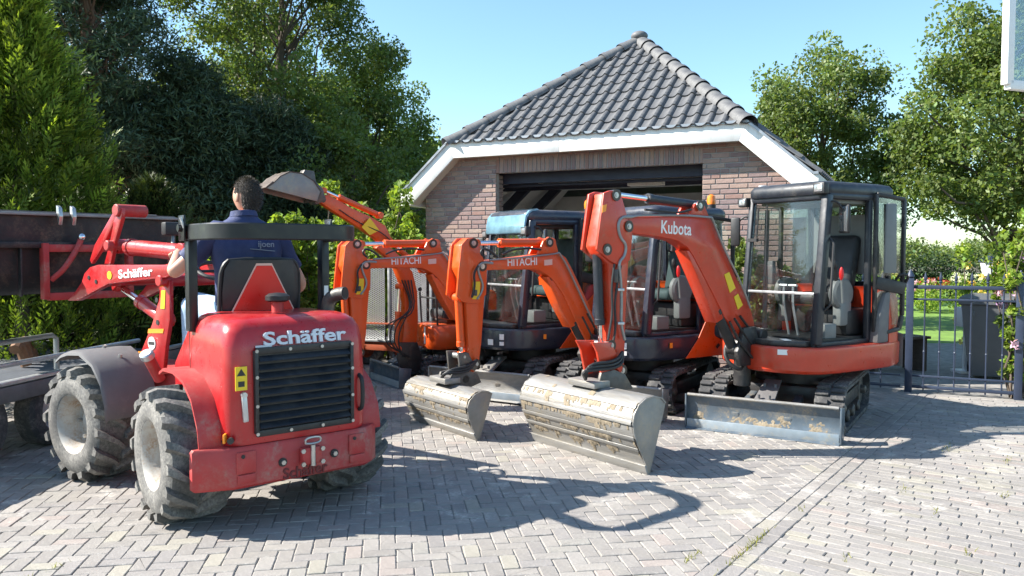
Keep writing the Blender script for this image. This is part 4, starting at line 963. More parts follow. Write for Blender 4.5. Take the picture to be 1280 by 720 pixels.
# ---- the small one with its boom raised
sp_ = (-1.12, 9.25); sM = frame((-.78, 9.80), HU); SP = Plane(sp_, DB)
sm = thing('small_excavator', 'small open orange excavator with bucket lifted high above the loader driver', 'excavator', sM)
for y in (-.33, .33): track(sM, sm, y, .55, .17, .18, 32)
b = B(sM); b.box((0, 0, .22), (.6, .5, .12), bev=.02); b.cyl((0, 0, .28), (0, 0, .36), .2, seg=20); b.done('undercarriage', 'paint_black', sm)
blade(sM, sm, .80, .86, 'blade_blue', .0, .24)
plan = [(.38, .25), (.30, .36), (-.40, .38), (-.55, .25), (-.58, 0), (-.55, -.25), (-.40, -.38), (.30, -.36), (.38, -.25)]
b = B(sM); b.loft([[(x*s, y*s, z) for x, y in plan] for z, s in ((.40, .95), (.43, 1.0), (.66, 1.0), (.68, .97))]); lb = b.done('lower_body', 'paint_orange', sm, 50)
B(sM).box((.36, .16, .56), (.012, .10, .20), Matrix.Rotation(math.radians(30), 3, 'Z')).done('sticker', 'sticker_white', lb)
b = B(sM); b.box((-.30, 0, .88), (.45, .66, .42), bev=.08, seg=3); b.done('engine_cover', 'paint_orange', sm)
b = B(sM); b.box((.0, .02, .80), (.36, .40, .12), bev=.04); b.done('seat_cushion', 'vinyl', sm)
b = B(sM); b.box((-.14, .02, 1.05), (.10, .40, .46), Matrix.Rotation(math.radians(-8), 3, 'Y'), bev=.04); b.done('seat_back', 'paint_navy', sm)
b = B(sM)
for y in (-.22, .22): b.tube([(.26, y, .68), (.28, y, 1.06)], .012); b.ball((.28, y, 1.09), .026)
b.tube([(.28, -.22, 1.0), (.28, .22, 1.0)], .01); b.done('control_lever', 'plastic_black', sm)
PS = SP.shifted(.055)
b = B(); b.prism(PS.pts([(503, 440), (520, 440), (523, 400), (522, 365), (516, 340), (505, 325), (492, 312), (478, 303), (470, 310), (484, 322), (496, 336), (504, 356), (507, 380), (505, 410)]), -SP.n*.11, .01); sb = b.done('boom', 'paint_orange', sm)
b = B(); b.prism(PS.pts([(399, 252), (402, 246), (411, 243), (440, 260), (464, 271), (482, 282), (488, 294), (491, 308), (484, 311), (468, 297), (448, 284), (420, 266)]), -SP.n*.10, .01); b.done('arm', 'paint_orange', sm)
hyd(SP, sm, SP.at(474, 276, .0)+Vector((0, 0, .06)), SP.at(404, 238), .74, .032, 'paint_orange', 'bucket_cylinder')
hyd(SP, sm, SP.at(528, 338), SP.at(486, 300), .7, .032, 'paint_orange', 'arm_cylinder')
hyd(SP, sm, SP.at(496, 436, .05), SP.at(499, 358, .05), .6, .035, 'paint_orange', 'boom_cylinder')
for o_ in (.035, -.105):
    b = B(); b.prism(PS.shifted(o_).pts([(499, 428), (522, 428), (528, 448), (524, 464), (502, 464), (497, 448)]), -SP.n*.03, .006); b.done('swing_post', 'paint_black', sm)
pins(PS, sm, [(484, 304), (403, 249), (512, 436)], .028, .11)
b = B(); b.prism(PS.shifted(.03).pts([(452, 284), (462, 272), (474, 288), (462, 294)]), Vector((0, 0, 0))+SP.n*.004); b.done('sticker', 'sticker_yellow', sm)
SBK = [(398, 252), (402, 240), (393, 226), (378, 216), (362, 214), (350, 220), (341, 229), (333, 235)]
Pb = SP.shifted(.19)
mat('bucket_brown', (.085, .065, .055), .7, metal=.2, var=.3, dirt=(.15, .11, .08), damt=.6, bump=.3)
bucketshape(Pb, sm, SBK, .38, 'bucket_brown', (), 25, 4)
b = B(); b.prism(PS.shifted(.02).pts([(396, 256), (408, 250), (404, 236), (392, 224), (384, 232), (388, 246)]), -SP.n*.15, .006); b.prism(PS.shifted(.0).pts([(376, 222), (381, 212), (393, 214), (396, 232), (384, 236)]), -SP.n*.11, .005); b.done('bucket_link', 'steel_dark', sm)
for k in range(4):
    B().tube([SP.at(502+k*4, 350, .075), SP.at(514+2*k, 378+k*5, .10+.02*k), SP.at(508-7*k, 396+2*k, .12+.02*k), SP.at(499-6*k, 414, .12), SP.at(498-5*k, 432, .11), SP.at(504+3*k, 446, .10)], .008, 8, 2).done('hydraulic_hose', 'hose', sm)
B().tube([SP.at(488, 300, .07), SP.at(476, 290, .09), SP.at(466, 286, .09), SP.at(446, 277, .07), SP.at(424, 262, .07)], .006, 8, 2).done('hydraulic_hose', 'hose', sm)
# ================================================================ wheel loader
mat('bucket_black', (.022, .022, .024), .5, metal=.3, var=.3, dirt=(.12, .085, .06), damt=.45, bump=.2, bscale=30); mat('steel_worn_dark', (.22, .22, .22), .5, metal=.5, var=.2)
aR = math.radians(130); FRr = Vector((math.cos(aR), math.sin(aR), 0)); aF = math.radians(145); FF = Vector((math.cos(aF), math.sin(aF), 0))
A0 = Vector((-1.53, 4.95, 0)); LM = frame(A0, FRr); JT = A0+FRr*.70; A1 = JT+FF*.72; FM = frame(A1, FF)
ldr = thing('wheel_loader', 'red articulated wheel loader with lettered hood, folded roll bar and raised front bucket', 'loader', LM)
def wheel(M, x, y, r=.39, wd=.36, side=1):
    wt = B(M); c = Vector((x, y, r)); ax = Vector((0, side, 0)); h = wd/2
    prof = [(-h*.90, r*.50), (-h, r*.58), (-h*.99, r*.76), (-h*.84, r*.87), (0, r*.90), (h*.84, r*.87), (h*.99, r*.76), (h, r*.58), (h*.90, r*.50), (h*.6, r*.46), (-h*.6, r*.46)]
    wt.lathe(prof+[prof[0]], c, ax, 40)
    n = 16
    for i in range(n):
        for s in (-1, 1):
            a0 = 2*math.pi*(i+(.5 if s > 0 else 0))/n
            pts = []
            for t in range(5):
                f = t/4; y_ = s*h*(1.0*f+.02); a = a0-.33*(f**.8)+.16; rr_ = r*(1.0 if f < .8 else .985) if f < 1 else r*.94
                pts.append((y_, a, rr_))
            ring = []
            for y_, a, rr_ in pts:
                da = .068+.035*abs(y_/h)
                q = []
                for aa, r2 in ((a-da, r*.84), (a-da*.55, rr_), (a+da*.55, rr_), (a+da, r*.84)):
                    q.append(c+Vector((math.cos(aa)*r2, y_, math.sin(aa)*r2)))
                ring.append(q)
            wt.loft(ring)
    t_ = wt.done('tyre', 'rubber', ldr, 40)
    rm = B(M); rp = [(h*.90, r*.50), (h*.93, r*.515), (h*.88, r*.485), (h*.70, r*.44), (h*.35, r*.42), (h*.20, r*.39), (h*.16, r*.27), (h*.30, r*.20), (h*.30, .0)]
    rm.lathe([(-h*.9, r*.49)]+rp, c, ax, 32); ro = rm.done('rim', 'rim_white', t_, 30)
    for k in range(5):
        a = 2*math.pi*k/5; p = c+Vector((math.cos(a)*r*.27, side*h*.24, math.sin(a)*r*.27)); B(M).cyl(p, p+ax*.03, .014, seg=6).done('wheel_nut', 'bolt_steel', ro)
wheel(LM, 0, .52, side=1); wheel(LM, 0, -.47, side=-1); wheel(FM, 0, .52, side=1); wheel(FM, 0, -.52, side=-1)
# rear frame: counterweight bumper
def bp(z, s=0.0):
    P = [(-.52-s, -.40), (-.52-s, .40), (-.50-s, .46+s*.5), (-.43, .60+s), (-.405, .605+s), (-.40, .36+s), (-.40, -.36-s), (-.405, -.525-s), (-.43, -.52-s), (-.50-s, -.44-s*.5)]
    return [(x, y, z) for x, y in P]
b = B(LM); b.loft([bp(.255, -.015), bp(.27), bp(.47), bp(.485, -.012)]); bmp = b.done('rear_bumper', 'paint_red_matt', ldr, 40)
for y in (-.34, .34):
    q = B(LM); q.box((-.524, y, .40), (.012, .11, .12), bev=.005); q.box((-.524, y, .31), (.016, .10, .05), bev=.006); q.done('bumper_pad', 'paint_red_matt', bmp)
    B(LM).cyl((-.525, y+.02, .435), (-.535, y+.02, .435), .011, seg=10).done('bolt_hole', 'ink', bmp)
for y in (.13, -.19):
    q = B(LM); q.cyl((-.52, y, .365), (-.528, y, .365), .025, seg=14); q.done('bolt_recess', 'ink', bmp)
    B(LM).cyl((-.52, y, .365), (-.54, y, .365), .014, seg=6).done('bolt', 'bolt_steel', bmp)
t = B(LM); t.box((-.545, -.03, .385), (.05, .12, .10), bev=.012); hb_ = t.done('tow_hitch', 'paint_red_matt', bmp)
B(LM).cyl((-.575, -.03, .33), (-.575, -.03, .45), .014, seg=12).done('hitch_pin', 'bolt_steel', hb_)
q = B(LM); q.tube([(-.575, .015, .462), (-.578, .018, .485), (-.58, -.005, .495), (-.58, -.055, .495), (-.578, -.078, .485), (-.575, -.075, .462), (-.575, -.03, .456), (-.575, .015, .462)], .0065, 8, 1); q.done('hitch_handle', 'bolt_steel', hb_)
for y in (-.09, .03):
    for z in (.345, .42): B(LM).cyl((-.57, y, z), (-.582, y, z), .014, seg=6).done('bolt', 'bolt_steel', hb_)
lettering('Schäffer', .085, LM @ textframe((-.5235, .13, .268), (0, -1, 0), (0, 0, 1)), 'letter_dark', bmp, bold=.02, depth=.003)
# hood
def hr(z, x0, hw, x1=.07, r=.10):
    L = []
    for cx, cy, a0 in ((x0+r, hw-r, 90), (x0+r, -hw+r, 180)):
        for t in range(7): a = math.radians(a0+15*t); L.append((cx+r*math.cos(a), cy+r*math.sin(a), z))
    return L+[(x1, -hw, z), (x1, hw, z)]
b = B(LM); b.loft([hr(.487, -.50, .43), hr(.52, -.505, .435), hr(.85, -.503, .435, r=.09), hr(1.02, -.495, .43, r=.09), hr(1.10, -.478, .42, r=.09), hr(1.145, -.45, .40, r=.09), hr(1.172, -.41, .37, r=.09), hr(1.185, -.36, .33, r=.08), hr(1.19, -.28, .25, r=.08)]); hood = b.done('hood', 'paint_red', ldr, 60)
B(LM).box((.0725, .4368, .82), (.007, .002, .60)).done('gap_shade_strip', 'ink', hood); B(LM).box((-.2, .4368, .512), (.50, .002, .008)).done('gap_shade_strip', 'ink', hood)  # thin dark strips painted in for the shade of the panel gaps
for z_ in (.62, .75, .88): B(LM).cyl((.10, .418, z_), (.10, .4255, z_), .010, seg=6).done('panel_bolt', 'paint_red_matt', ldr)
# side body forward of the hood, both sides
for sg in (1, -1):
    b = B(LM); b.prism([(.075, sg*.42, 1.15), (.14, sg*.42, 1.10), (.42, sg*.42, .86), (.44, sg*.42, .62), (.18, sg*.42, .62), (.0, sg*.42, .50), (-.10, sg*.42, .49), (.072, sg*.42, .50)][:6]+[(.075, sg*.42, .50)], (0, -sg*.06, 0), .015); b.done('side_panel', 'paint_red', ldr)
    # rear wheel arch
    L = [(-.425, .47), (-.40, .60), (-.31, .74), (-.17, .83), (.0, .865), (.18, .86), (.26, .83)]
    b = B(LM); ring = [(x, z) for x, z in L]+[(x+.004, z-.018) for x, z in L[::-1]]
    b.loft([[(x, sg*.40, z) for x, z in ring], [(x, sg*.56, z) for x, z in ring]]); b.done('rear_fender', 'paint_red_matt', ldr, 40)
b = B(LM); b.box((.28, 0, .62), (.5, .76, .36), bev=.03); b.done('chassis', 'paint_red_matt', ldr)
b = B(LM); b.box((.05, 0, .39), (.9, .34, .2), bev=.02); b.cyl((0, -.45, .39), (0, .45, .39), .09); b.done('rear_axle', 'paint_black', ldr)
b = B(LM); b.box((.20, 0, .86), (.26, .80, .05), bev=.01); b.done('footwell', 'paint_black', ldr)
# grille with louvres
gz0, gz1, gy0, gy1 = .545, 1.005, -.31, .275
g = B(LM); xg = -.513
for a, c in (((xg, gy0, gz0), (xg, gy1, gz0)), ((xg, gy0, gz1), (xg, gy1, gz1)), ((xg, gy0, gz0), (xg, gy0, gz1)), ((xg, gy1, gz0), (xg, gy1, gz1))): g.bar(a, c, .022, .036, .004)
gr = g.done('grille_frame', 'paint_black', hood)
B(LM).box((xg+.012, (gy0+gy1)/2, (gz0+gz1)/2), (.012, gy1-gy0, gz1-gz0)).done('grille_backing', 'ink', gr)
for k in range(9):
    z = gz0+.045+k*.0465; B(LM).box((xg-.006, (gy0+gy1)/2, z), (.05, gy1-gy0-.03, .007), Matrix.Rotation(math.radians(-38), 3, 'Y')).done('louvre', 'paint_slate', gr)
for y in np.linspace(gy0, gy1, 4):
    for z in (gz0, gz1): B(LM).cyl((xg-.012, y, z), (xg-.022, y, z), .010, seg=8).done('screw', 'bolt_steel', gr)
for z in (.70, .86):
    for y in (gy0, gy1): B(LM).cyl((xg-.012, y, z), (xg-.022, y, z), .010, seg=8).done('screw', 'bolt_steel', gr)
tw_ = textw('Schäffer', .105)
lettering('Schäffer', .105, LM @ textframe((-.499, .225, 1.030), (0, -1, 0), (.20, 0, 1)), 'letter_silver', hood, bold=.022, xs=.50/tw_, depth=.012)
B(LM).box((-.504, .225, 1.026), (.014, .09, .014)).done('lettering_bar', 'letter_silver', hood)
st = B(LM); st.box((-.507, .355, .86), (.004, .065, .13)); s1 = st.done('warning_sticker', 'sticker_yellow', hood)
B(LM).prism([(-.5092, .38, .875), (-.5092, .33, .875), (-.5092, .355, .915)], (-.001, 0, 0)).done('pictogram', 'ink', s1); B(LM).box((-.5096, .355, .83), (.0015, .035, .03)).done('pictogram', 'ink', s1)
b = B(LM); b.bar((-.515, .335, .62), (-.515, .345, .775), .03, .02, .006, up=(1, 0, 0)); b.cyl((-.505, .345, .77), (-.53, .345, .77), .016, seg=10); b.done('hood_latch', 'galv', hood)
b = B(LM); b.tube([(-.495, -.37, .60), (-.535, -.375, .615), (-.535, -.375, .79), (-.495, -.37, .81)], .013, 8, 2); b.done('hood_handle', 'plastic_black', hood)
B(LM).box((-.455, .427, .535), (.07, .012, .05), Matrix.Rotation(math.radians(-35), 3, 'Z'), bev=.003).done('side_marker', 'sticker_orange', hood)
B(LM).cyl((-.49, .41, .525), (-.507, .42, .525), .018, seg=12).done('socket', 'paint_black', hood)
# exhaust, filler cap
b = B(LM); b.tube([(-.12, -.36, 1.08), (-.12, -.36, 1.21), (-.14, -.37, 1.26), (-.19, -.40, 1.285), (-.235, -.425, 1.29)], .042, 14, 2); ex = b.done('exhaust_pipe', 'steel_dark', hood)
B(LM).cyl((-.233, -.424, 1.29), (-.2375, -.4265, 1.29), .036, seg=14).done('exhaust_mouth', 'ink', ex)
b = B(LM); b.cyl((-.16, -.01, 1.18), (-.16, -.01, 1.25), .035, seg=14); fc = b.done('filler_neck', 'paint_red_matt', hood)
B(LM).lathe([(0, .05), (.01, .072), (.035, .072), (.05, .05), (.055, .01)], (-.16, -.01, 1.25), (0, 0, 1), 20).done('filler_cap', 'plastic_black', fc)
# model number plate on the side and pin stripes
for z in (.80, .86): B(LM).box((.16, .4235, z-.03), (.40, .0012, .005)).done('pin_stripe', 'triangle_edge', ldr)
lettering('2026', .07, LM @ textframe((.20, .4240, .775), (-1, 0, 0), (0, 0, 1)), 'triangle_edge', ldr, depth=.0008)
# roll bar: two posts and the hoop folded back
b = B(LM)
for y in (.425, -.425): b.box((.06, y, 1.38), (.075, .05, .58), bev=.01)
rp_ = b
for y in (.425, -.425):
    pass
ro_ = B(LM); ro_.box((.06, .425, 1.38), (.075, .055, .60), bev=.01); rops = ro_.done('roll_bar_post', 'rops_black', ldr)
ro_ = B(LM); ro_.box((.06, -.425, 1.38), (.075, .055, .60), bev=.01); r2 = ro_.done('roll_bar_post', 'rops_black', ldr)
B(LM).box((.021, -.425, 1.27), (.002, .03, .12)).done('sticker', 'sticker_white', r2)
path = [(.10, .43)]+[(-.16, .43)]+arc(-.24, .21, .22, 90, 180, 10)+arc(-.24, -.21, .22, 180, 270, 10)+[(.10, -.43)]
L = []
for (x, y) in path: L.append((x, y))
b = B(LM); rings = []
for i, (x, y) in enumerate(L):
    a, c = L[max(0, i-1)], L[min(len(L)-1, i+1)]; tg = Vector((c[0]-a[0], c[1]-a[1])).normalized(); nn = Vector((-tg.y, tg.x))*.026
    w2 = [(-1, -.052), (-1, .052), (1, .052), (1, -.052)]
    ring = []
    for sx_, z in ((-1, -.040), (-1, .040), (-.75, .047), (.75, .047), (1, .040), (1, -.040), (.75, -.047), (-.75, -.047)): ring.append((x+nn.x*sx_, y+nn.y*sx_, 1.665+z))
    rings.append(ring)
b.loft(rings); b.done('roll_bar_hoop', 'rops_black', ldr, 40)
for y in (.47, -.47):
    b = B(LM); b.box((.07, y, 1.69), (.10, .012, .15), bev=.004); b.cyl((.07, y-.02, 1.69), (.07, y+.025, 1.69), .022, seg=12); b.done('hinge_plate', 'rops_black', ldr); B(LM).tube([(.03, y, 1.69), (.03, y+.02, 1.75)], .008).done('hinge_pin', 'galv', ldr)
# seat
b = B(LM); b.box((.30, 0, 1.06), (.46, .50, .12), bev=.05, seg=3); b.done('seat_cushion', 'vinyl', ldr)
sb_ = []
for i, (z, hw, x) in enumerate(((1.08, .20, .115), (1.13, .235, .10), (1.30, .245, .075), (1.44, .235, .06), (1.50, .20, .055))):
    sb_.append([(x-.02, -hw, z), (x-.045, -hw*.8, z), (x-.05, 0, z), (x-.045, hw*.8, z), (x-.02, hw, z), (x+.06, hw*.98, z), (x+.05, 0, z), (x+.06, -hw*.98, z)])
b = B(LM); b.loft(sb_); sbk = b.done('seat_back', 'vinyl', ldr, 60)
b = B(LM); b.tube([(.09, .255, 1.10), (.065, .255, 1.40), (.055, .235, 1.47), (.05, .20, 1.505), (.05, -.20, 1.505), (.055, -.235, 1.47), (.065, -.255, 1.40), (.09, -.255, 1.10)], .014, 8, 1); b.done('seat_frame', 'plastic_black', ldr)
# slow-vehicle triangle
def tri(s, x, m, nm, par, dz=0):
    zc = 1.19; P = [(.235*s, -.12*s), (.245*s, -.085*s), (.05*s, .29*s), (-.05*s, .29*s), (-.245*s, -.085*s), (-.235*s, -.12*s)]
    return B(LM).prism([(x-.06*z_, y, zc+z_) for y, z_ in P], (-.004, 0, 0)).done(nm, m, par)
tt = tri(1.0, .028, 'triangle_edge', 'warning_triangle', ldr); tri(.955, .0235, 'triangle_dark', 'triangle_border', tt) if False else None
tri(.95, .0235, 'triangle_red', 'triangle_face', tt)
# steering column and wheel, lamp on a stalk
b = B(LM); b.tube([(.86, 0, .9), (.72, 0, 1.38)], .03); b.done('steering_column', 'plastic_black', ldr)
cw = Vector((.70, 0, 1.42)); nx_ = Vector((-.35, 0, .94)); u_ = Vector((0, 1, 0)); v_ = nx_.cross(u_)
b = B(LM); b.tube([cw+(u_*math.cos(a)+v_*math.sin(a))*.17 for a in [2*math.pi*i/24 for i in range(25)]], .014, 8)
for a in (0, 2.1, 4.2): b.tube([cw, cw+(u_*math.cos(a)+v_*math.sin(a))*.17], .010)
b.done('steering_wheel', 'plastic_black', ldr)
# ---------------------------------------------------------------- front frame
b = B(FM); b.box((-.12, 0, .55), (.9, .44, .34), bev=.03); b.cyl((0, -.45, .39), (0, .45, .39), .09); b.done('front_chassis', 'paint_red_matt', ldr)
AL = A1+Vector((-FF.y, FF.x, 0))*.27; PA = Plane(AL, FF); wv = PA.n
b = B(); b.prism(PA.shifted(.02).pts([(206, 346), (212, 352), (212, 400), (207, 432), (204, 462), (196, 478), (172, 470), (176, 440), (190, 405), (199, 372), (200, 350)]), -wv*.03, .004); tow = b.done('tower_plate', 'paint_red', ldr)
b = B(); b.prism([p-wv*.50 for p in PA.pts([(206, 346), (212, 352), (212, 400), (207, 432), (204, 462), (196, 478), (172, 470), (176, 440), (190, 405), (199, 372), (200, 350)])], -wv*.03, .004); b.done('tower_plate', 'paint_red', ldr)
PT_ = PA.shifted(.021)
for L_, m_ in (([(202, 363), (207, 363), (206, 386), (201, 386)], 'sticker_yellow'), ([(186, 411), (205, 411), (204, 416.5), (185, 416.5)], 'sticker_orange'), ([(173, 439), (190, 440), (189, 445), (173, 444)], 'sticker_orange')):
    B().prism(PT_.pts(L_), wv*.003).done('sticker', m_, tow)
c = PT_.at(190, 429); B().cyl(c, c+wv*.004, .045, seg=20).done('round_sticker', 'sticker_white', tow)
c = PT_.at(190, 429); B().bar(c+wv*.005-FF*.035, c+wv*.005+FF*.035, .002, .022).done('sticker_print', 'ink', tow)
for px_, py_, r_ in ((206, 351, .04),):
    c = PT_.at(px_, py_); B().cyl(c+wv*.05, c-wv*.56, r_, seg=16, bev=.008).done('pivot_pin', 'paint_red', tow)
for (px_, py_) in ((197, 403), (196, 375)):
    c = PT_.at(px_, py_); B().cyl(c, c+wv*.003, .018, seg=12).done('hole', 'ink', tow)
# lift arms (left traced, right the same set in)
ARM = [(214, 333), (215, 343), (207, 347), (160, 352), (135, 355), (126, 360), (118, 364), (106, 371), (97, 376), (84, 376), (92, 367), (102, 352), (105, 342), (112, 334), (122, 331), (170, 331), (208, 331)]
for o in (.0, .54):
    b = B(); b.prism([p-wv*o for p in PA.shifted(.06).pts(ARM)], -wv*.045, .006); am = b.done('lift_arm', 'paint_red', ldr)
    if o == 0: arm_l = am
PB = PA.shifted(.062)
lettering('Schäffer', .085, textframe(PB.at(148, 348), PB.at(190, 344.5)-PB.at(148, 348), (0, 0, 1)), 'letter_white', arm_l, bold=.018, xs=(PB.at(190, 344.5)-PB.at(148, 348)).length/textw('Schäffer', .085), depth=.002)
c = PB.at(137, 344); B().cyl(c, c+wv*.003, .03, seg=18).done('round_sticker', 'sticker_yellow', arm_l)
for px_, py_ in ((111, 347), (120, 352)): c = PB.at(px_, py_); B().cyl(c, c+wv*.003, .016, seg=12).done('hole', 'ink', arm_l)
B().cyl(PA.at(126, 350, .05), PA.at(126, 350, .05)-wv*.56, .05, seg=14).done('cross_tube', 'paint_red', arm_l)
# lift cylinder under the arm, tilt cylinder above
hyd(PA, ldr, PA.at(207, 400, -.12), PA.at(150, 358, -.12), .55, .045, 'paint_red', 'lift_cylinder')
PC = PA.shifted(-.09)
hyd(PC, ldr, PC.at(232, 316), PC.at(152, 308), .86, .058, 'paint_red', 'tilt_cylinder')
# bell crank and tilt links
for o in (-.12, -.26):
    Pk = PA.shifted(o+.12)
    b = B(); b.prism(Pk.pts([(143, 262), (152, 260), (152, 272), (144, 300), (138, 330), (130, 330), (137, 303), (141, 282)]), -wv*.03, .005); b.done('bell_crank', 'paint_red', ldr)
    b = B(); b.prism(Pk.pts([(143, 262), (146, 270), (126, 312), (114, 330), (112, 325), (118, 306)]), -wv*.03, .005); b.done('tilt_link', 'paint_red', ldr)
c = PA.at(147, 263); B().cyl(c+wv*.02, c-wv*.21, .045, seg=16, bev=.006).done('cross_pin', 'paint_red_matt', ldr)
c = PA.at(139, 307); B().cyl(c+wv*.04, c-wv*.21, .038, seg=14, bev=.006).done('cross_pin', 'paint_red_matt', ldr)
# tool carrier
cb = 1.12
b = B(FM)
for y in (.34, -.34): b.box((cb-.04, y, 1.42), (.07, .045, .42), bev=.006)
b.done('tool_carrier_x', 'paint_red_matt', ldr) if False else None
for y in (.34, -.34): B(FM).box((cb-.05, y, 1.40), (.07, .045, .44), bev=.006).done('carrier_upright', 'paint_red_matt', ldr)
for z in (1.20, 1.58): B(FM).box((cb-.05, 0, z), (.06, .64, .06), bev=.006).done('carrier_crossbar', 'paint_red_matt', ldr)
B(FM).tube([(cb-.06, .30, 1.33), (cb-.12, .22, 1.42), (cb-.10, .10, 1.60), (cb-.10, .08, 1.66)], .022, 8, 2).done('lock_lever', 'paint_red_matt', ldr)
B(FM).ball((cb-.11, .08, 1.67), .03).done('lock_knob', 'chrome', ldr)
# bucket
bx0 = cb; bw = .82
prof = [(0, 1.855), (.02, 1.86), (.03, 1.62), (.04, 1.40), (.07, 1.27), (.14, 1.215), (.55, 1.20), (.72, 1.195)]
inn_ = [(x+.012, z-.004 if i == 0 else z+.010) for i, (x, z) in enumerate(prof)][1:]
ring = [(bx0+x, z) for x, z in prof]+[(bx0+x, z) for x, z in inn_[::-1]]
b = B(FM); b.loft([[(x, -bw, z) for x, z in ring], [(x, bw, z) for x, z in ring]]); lb_ = b.done('loader_bucket', 'bucket_black', ldr, 40)
for y in (-bw, bw-.014): B(FM).prism([(bx0+.0, y, 1.855), (bx0+.12, y, 1.84), (bx0+.68, y, 1.30), (bx0+.72, y, 1.2), (bx0+.14, y, 1.215), (bx0+.04, y, 1.35)], (0, .014, 0), .003).done('bucket_side', 'bucket_black', lb_)
B(FM).box((bx0-.012, 0, 1.845), (.05, 2*bw, .022), bev=.004).done('bucket_rim', 'steel_worn_dark', lb_)
B(FM).box((bx0-.02, .36, 1.605), (.07, .9, .05), bev=.008).done('bucket_flange', 'bucket_black', lb_)
B(FM).box((bx0-.02, -.45, 1.605), (.07, .68, .05), bev=.008).done('bucket_flange', 'bucket_black', lb_)
for y in (.80, .5, -.76): B(FM).box((bx0-.01, y, 1.40), (.05, .014, .38), bev=.003).done('bucket_gusset', 'bucket_black', lb_)
for y in (.70, -.55): B(FM).box((bx0-.01, y, 1.865), (.06, .12, .02), bev=.005).done('bucket_lug', 'plastic_grey', lb_)
for y in (.235, .13):
    b = B(FM); b.prism([(bx0-.07, y, 1.90), (bx0-.03, y, 1.92), (bx0-.03, y, 1.84), (bx0-.065, y, 1.76), (bx0-.085, y, 1.83)], (0, -.03, 0), .005); b.done('hydraulic_coupling', 'bolt_steel', ldr)
# front fenders (plastic)
for sg in (1, -1):
    L = [(.20, .82), (.13, .86), (.03, .885), (-.12, .895), (-.28, .83), (-.38, .72), (-.43, .58), (-.44, .48)]
    b = B(FM); rings = []
    for x, z in L:
        d = .014
        rings.append([(x, sg*.33, z), (x, sg*.66, z), (x, sg*.685, z-.012), (x, sg*.69, z-.03), (x*.98, sg*.68, z-.03), (x*.98, sg*.66, z-.016), (x*.98, sg*.33, z-.016)])
    b.loft(rings); fo = b.done('front_fender', 'plastic_grey', ldr, 45)
    for x, z in ((-.05, .908), (-.25, .858)): B(FM).cyl((x, sg*.48, z-.02), (x-.006, sg*.48, z+.004), .013, seg=8).done('fender_bolt', 'bolt_steel', fo)
# lamp and stalk, filler pipe
lp = PY(216, 286, 5.75); Rz = Matrix.Rotation(aF, 3, 'Z')
b = B(); b.box(lp, (.06, .15, .095), Rz, bev=.012); lo = b.done('work_lamp', 'plastic_black', ldr)
B().tube([lp-Vector((0, 0, .04)), PY(216, 305, 5.7), PY(210, 330, 5.6), PY(222, 352, 5.5)], .011, 8, 2).done('lamp_stalk', 'pipe_grey', ldr)
b = B(); fp0 = PY(200, 474, 5.15); fp1 = PY(186, 448, 5.05); b.cyl(fp0, fp1, .035, seg=14); fo = b.done('filler_pipe', 'paint_red_matt', ldr); B().cyl(fp1, fp1+(fp1-fp0).normalized()*.05, .043, seg=16, bev=.008).done('filler_cap', 'galv', fo)
# ================================================================ driver
skin = mat('skin', (.55, .29, .20), .5, var=.10, scale=20); mat('hair', (.035, .028, .024), .75, var=.5, scale=120, bump=.8, bscale=300); mat('polo_navy', (.026, .038, .11), .75, var=.15, scale=9, bump=.6, bscale=16); mat('denim', (.30, .42, .55), .85, var=.15, scale=30, bump=.15)
PM = LM
def skinmesh(name, nodes, edges, m, parent, root=0, sub=2):
    me = bpy.data.meshes.new(name); bm = bmesh.new(); ly = bm.verts.layers.skin.verify(); vs = []
    for i, (p, r) in enumerate(nodes):
        v = bm.verts.new(Vector(p)); r = r if hasattr(r, '__len__') else (r, r); v[ly].radius = r; v[ly].use_root = (i == root); vs.append(v)
    for a, c in edges: bm.edges.new((vs[a], vs[c]))
    bm.to_mesh(me); bm.free(); ob = bpy.data.objects.new(name, me); COL.objects.link(ob)
    sk = ob.modifiers.new('s', 'SKIN'); sk.use_smooth_shade = True; sk.branch_smoothing = .3
    su_ = ob.modifiers.new('u', 'SUBSURF'); su_.levels = sub; su_.render_levels = sub
    dg = bpy.context.evaluated_depsgraph_get(); m2 = bpy.data.meshes.new_from_object(ob.evaluated_get(dg)); bpy.data.objects.remove(ob)
    b = B(PM); b.raw([v.co for v in m2.vertices], [tuple(p.vertices) for p in m2.polygons]); bpy.data.meshes.remove(m2)
    return b.done(name, m, parent, 80)
per = thing('person', 'man in navy polo shirt and pale jeans seated on the red loader, seen from behind', 'person', LM @ Matrix.Translation((.28, 0, 1.12)))
ox, oy, oz = .27, .02, 1.12
def P3(x, y, z): return (ox+x, oy+y, oz+z)
lel = (.10, .42, .29); lwr = (.32, .31, .43); rel = (.0, -.40, .20); rwr = (.22, -.27, .10)
nodes = [(P3(.0, 0, .06), (.135, .11)), (P3(-.01, 0, .22), (.125, .10)), (P3(-.03, 0, .40), (.145, .105)), (P3(-.02, 0, .54), (.14, .09)), (P3(.0, .0, .64), .066), (P3(.015, .0, .70), .064),
         (P3(-.01, .18, .54), .062), (P3(*lel), .045), (P3(*lwr), .030), (P3(-.01, -.18, .54), .062), (P3(*rel), .045), (P3(*rwr), .030),
         (P3(.06, .10, .0), .085), (P3(.46, .17, .06), .065), (P3(.52, .18, -.30), .048), (P3(.06, -.10, .0), .085), (P3(.46, -.15, .06), .065), (P3(.52, -.16, -.30), .048), (P3(.62, .18, -.34), .04), (P3(.62, -.16, -.34), .04)]
edges = [(0, 1), (1, 2), (2, 3), (3, 4), (4, 5), (3, 6), (6, 7), (7, 8), (3, 9), (9, 10), (10, 11), (0, 12), (12, 13), (13, 14), (14, 18), (0, 15), (15, 16), (16, 17), (17, 19)]
